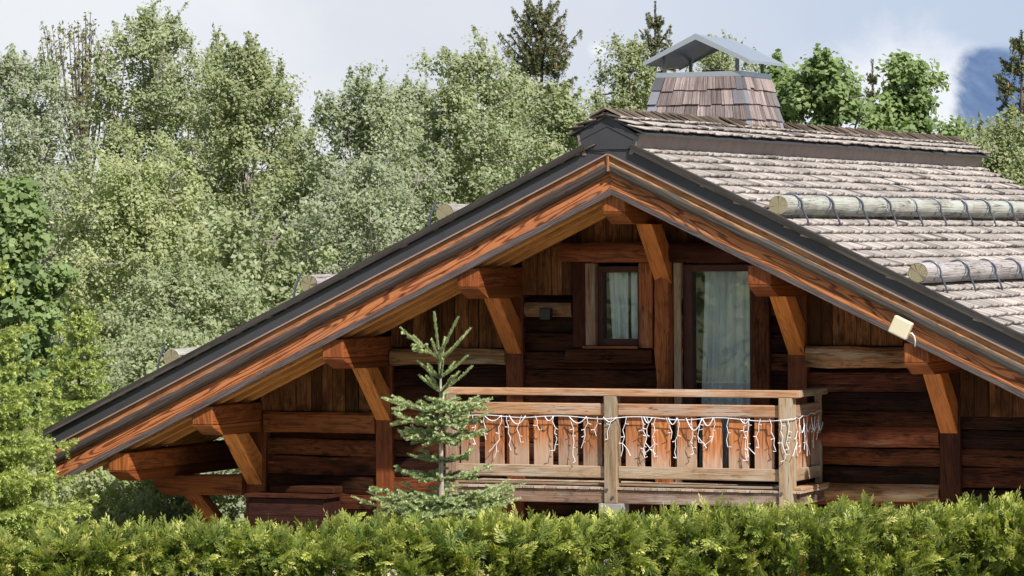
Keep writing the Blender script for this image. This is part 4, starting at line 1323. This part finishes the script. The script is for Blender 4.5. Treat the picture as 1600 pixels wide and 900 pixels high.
bt('light tree showing through under the chimney cap', 1150, 72, 92, 86, 'olive', 48, 190, ragged=.38)
bt('big pale tree in front of the wood at left', 215, 262, 150, 66, 'yellowgreen', 49, 300, leafL=.075)
bt('thin brushy tree with bare twigs above the left snow poles', 385, 330, 105, 64, 'sage', 50, 120, per=60, leafL=.10, ragged=.4)
bt('grey green tree whose trunk shows beside the roof slope', 585, 262, 105, 66, 'sage2', 51, 170, per=70, leafL=.07, ragged=.36)
bt('low bushy tree filling the gap beside the left roof edge', 300, 430, 130, 60, 'sage', 52, 200, leafL=.07)
bt('loose olive bush tree at far right beyond the roof', 1560, 200, 105, 64, 'olive', 53, 230, leafL=.065)
bt('pale bush tree close to the far roof corner', 1500, 215, 50, 66, 'yellowgreen', 54, 90, leafL=.065)
MAP = 'lush maples with big leaves'
bt('deep green maple at the left edge below the pale trees', 30, 292, 58, 58, 'maple', 61, 90, per=150, leafL=.115, name='maple_tree', low=.15, leafW=.85, group=MAP, barkm='bark')
for args in (('lush maple above the ridge, left of the pair', 1312, 106, 60, 60, 62), ('lush maple above the ridge, right of the pair', 1415, 110, 66, 61, 63), ('small maple showing just right of the chimney', 1226, 112, 36, 62, 64)):
    bt(*args[:5], 'maple', args[5], 44 if args[3] > 40 else 26, per=210, leafL=.10, name='maple_tree', low=.5, ragged=.55, leafW=.8, group=MAP, barkm='bark', spread=.27, shape='round', twigs=.6)
bt('soft tree filling the low gap in the skyline', 472, 205, 66, 82, 'sage', 65, 150)
bt('grey green tree between the sky gap and the wide soft tree', 640, 142, 80, 83, 'sage2', 66, 200, ragged=.36)
bt('pale tree behind the foot of the tall dark spruce', 815, 128, 70, 89, 'sage', 67, 160, ragged=.36)
bt('dark backed tree between the two tallest pale trees', 320, 88, 62, 88, 'olive', 68, 150, ragged=.36)
# shrubs under and behind the left eave
bt('grey green shrub seen under the left eave', 300, 668, 120, 49, 'sage2', 71, 110, per=80, leafL=.075, name='garden_shrub', low=.02, group='shrubs behind the left eave', spread=.20)
bt('low bright shrub in front of the left eave bracket shrubs', 175, 735, 150, 44.5, 'yellowgreen', 74, 130, per=90, leafL=.06, name='garden_shrub', low=.02, group='shrubs behind the left eave', spread=.16)
bt('pale green shrub behind the leftmost roof bracket', 190, 650, 90, 51, 'sage', 72, 90, per=80, leafL=.075, name='garden_shrub', low=.02, group='shrubs behind the left eave', spread=.20)
bt('leafy shrub beyond the lowest snow pole', 255, 530, 110, 56, 'sage', 73, 120, per=80, leafL=.07, name='garden_shrub', low=.02, group='shrubs behind the left eave', spread=.26)

# half bare tree with upright twigs against the sky
def twiggy():
    D_ = 84; x, zt = px(132, 2, D_)
    t = empty('bare_tree', (x, D_, 0)); tag(t, 'half bare upright tree just breaking into bud against the sky at left', 'tree')
    rnd = random.Random(8); tk = MB(); tk.tube([(0, 0, zt*.6*i/6) for i in range(7)], [.12-.012*i for i in range(7)], 7); tk.build('trunk', M['bark'], t)
    b = MB(); buds = []
    for k in range(26):
        ang = rnd.random()*6.28; z0 = zt*rnd.uniform(.45, .62); rr = rnd.uniform(.15, 1.25); e = Vector((math.cos(ang)*rr, math.sin(ang)*rr, zt*rnd.uniform(.84, 1.0)-rr*.55))
        a = Vector((0, 0, z0)); mid = a.lerp(e, .5)+Vector((math.cos(ang), math.sin(ang), -.3))*rr*.18
        pts = [a, a.lerp(mid, .6), mid, mid.lerp(e, .5)+Vector((0, 0, .05)), e]
        b.tube(pts, [.035, .028, .02, .014, .008], 4)
        for s in range(12):
            f = rnd.uniform(.35, 1); i = min(3, int(f*4)); p = pts[i].lerp(pts[i+1], f*4-i)
            d = Vector((rnd.uniform(-.5, .5), rnd.uniform(-.5, .5), rnd.uniform(.5, 1))).normalized()*rnd.uniform(.12, .4)
            b.tube([p, p+d], [.008, .005], 3); buds.append(p+d)
            if rnd.random() < .6: buds.append(p+d*.5)
        buds.append(e)
    b.build('limbs', M['bark'], t)
    rng = np.random.default_rng(3); C = np.array([tuple(c) for c in buds]); C = np.repeat(C, 4, 0)+rng.normal(0, .04, (len(buds)*4, 3))
    P = leaf_quads(C, unit(rng.normal(size=C.shape)+np.array([0, -.2, .4])), .10, .05, rng)
    quads('crown', P, M['bud'], rng.random((len(P), 3)), t)
twiggy()

# trees on the far side of the lane, mirrored in the window panes
for k, (x, y, hgt, rd) in enumerate(((-17.5, 19.0, 8.5, 3.2), (-13.5, 12.5, 7.0, 2.6))):
    broadleaf('birch_tree', ['round tree across the lane, mirrored in the door glass', 'smaller tree across the lane, mirrored in the window'][k], x, y, hgt, rd, M['sage'], M['barkpale'], 130, 60, .22, 80+k, .08, 'dome', .75, .25, group='trees across the lane')

# ------------------------------------------------------------------ thuja hedge
def hedge():
    rng = np.random.default_rng(12)
    p0 = np.array([-6.3, 27.8]); p1 = np.array([6.6, 31.75])
    ax = (p1-p0)/np.linalg.norm(p1-p0); nrm = np.array([ax[1], -ax[0]]); ln = np.linalg.norm(p1-p0)
    th, H = .85, 1.265
    t = empty('thuja_hedge', (float((p0[0]+p1[0])/2), float((p0[1]+p1[1])/2), 0)); tag(t, 'clipped green and yellow thuja hedge across the foreground', 'hedge')
    org = np.array([(p0[0]+p1[0])/2, (p0[1]+p1[1])/2, 0])
    def sprays(n, region):
        s = rng.random(n)*ln
        if region == 'front':
            zz = H*(1-rng.random(n)**1.25*.98); dep = rng.random(n)**1.7*.28
            out = np.tile(np.array([nrm[0], nrm[1], .25]), (n, 1))
            w_ = th*.5-dep
        elif region == 'back':
            zz = H*(1-rng.random(n)**1.0*.98); w_ = -th*.5+rng.random(n)**1.7*.2
            out = np.tile(np.array([-nrm[0], -nrm[1], .25]), (n, 1))
        else:
            zz = H-rng.random(n)**1.7*.22; w_ = (rng.random(n)-.5)*th
            out = np.tile(np.array([nrm[0]*.35, nrm[1]*.35, .40]), (n, 1))
        # lumps: the face billows in and out
        bump = .07*np.sin(s*3.1+zz*4)+.08*np.sin(s*7.3-zz*8.0+1)+.06*np.sin(s*13.7+zz*13)+.04*np.sin(s*23.0-zz*19)
        hole = np.sin(s*4.3+zz*7+.5)*np.sin(s*9.1-zz*12)+.6*np.sin(s*17.3+zz*23)
        if region == 'front': w_ = w_+bump*1.2-np.clip(hole-.45, 0, .5)*.45
        lift = .022*np.sin(s*2.3)+.018*np.sin(s*5.9+2)+.012*np.sin(s*11.3)
        zz = zz+(lift+.02 if region != 'front' else lift*(zz/H))
        C = np.stack([p0[0]+ax[0]*s+nrm[0]*w_, p0[1]+ax[1]*s+nrm[1]*w_, zz], 1)-org
        return C, out, bump
    CC, OO, BB = [], [], []
    for n, r in ((26000, 'front'), (12000, 'top'), (6000, 'back')):
        C, o_, b_ = sprays(n, r); CC.append(C); OO.append(o_); BB.append(b_)
    C = np.concatenate(CC); O_ = np.concatenate(OO); n = len(C)
    # sprays gather in plumes that share a centre, a direction and a tone
    m_ = 7
    pl = rng.permutation(n)[:n//m_]
    pd = unit(O_[pl]*1.0+np.array([0, 0, .32])+rng.normal(0, .55, (len(pl), 3)))
    C = np.repeat(C[pl], m_, 0); pdr = np.repeat(pd, m_, 0); n = len(C)
    along = rng.random((n, 1))
    C = C+pdr*(along*.13-.07)+rng.normal(0, .030, (n, 3))
    d = unit(pdr+rng.normal(0, .33, (n, 3)))
    ptone = np.repeat(rng.random(len(pl)), m_); along = along[:, 0]
    flat = unit(np.cross(d, unit(rng.normal(size=(n, 3)))))                          # in-plane side vector
    L = rng.uniform(.08, .165, n)
    up = rng.random(n) < .008
    d[up] = unit(d[up]*.4+np.array([0, 0, 1.0])); L[up] *= 1.25
    quadsP, T = [], []
    tone = np.clip(1.1*(ptone-.5)+.5*along+.25+.2*rng.random(n), 0, 1); tg = np.clip(.55*ptone+.5*rng.random(n), 0, 1); tbv = rng.random(n)
    nb = 10
    nn_ = np.cross(d, flat)
    for k in range(nb):
        f = k/nb
        for sd in ((-1, 1) if k < nb-1 else (0,)):
            base = C+d*(L*f)[:, None]-nn_*(L*.10*f*f)[:, None]
            dirv = unit(d*.8+flat*sd*.75+rng.normal(0, .12, (n, 3)))
            bl = (L*(.52-.30*f) if sd else L*.30)[:, None]*rng.uniform(.75, 1.2, (n, 1))
            wdt = unit(np.cross(dirv, nn_))*(.0046+.0030*rng.random((n, 1)))
            quadsP.append(np.stack([base-wdt*.6, base+dirv*bl*.55-wdt, base+dirv*bl, base+dirv*bl*.55+wdt], 1))
            tip = .25+.75*f
            T.append(np.stack([np.clip(-.1+.65*tone+.45*f, 0, 1), np.clip(tg*.72+.32*f, 0, 1), tbv], 1))
    quads('foliage', np.concatenate(quadsP), M['thuja'], np.concatenate(T), t)
    st = MB()
    for k in range(24):
        s = (k+.5)/24*ln; p = p0+ax*s
        st.tube([(p[0]-org[0], p[1]-org[1], 0), (p[0]-org[0]+.02, p[1]-org[1], H*.55), (p[0]-org[0], p[1]-org[1]+.03, H*.85)], [.035, .025, .012], 6)
        for j in range(10):
            z0 = H*(.1+.075*j); a = j*2.4
            st.tube([(p[0]-org[0], p[1]-org[1], z0), (p[0]-org[0]+math.cos(a)*.3, p[1]-org[1]+math.sin(a)*.3, z0+.16)], [.010, .004], 4)
    st.build('stems', M['bark'], t)
hedge()
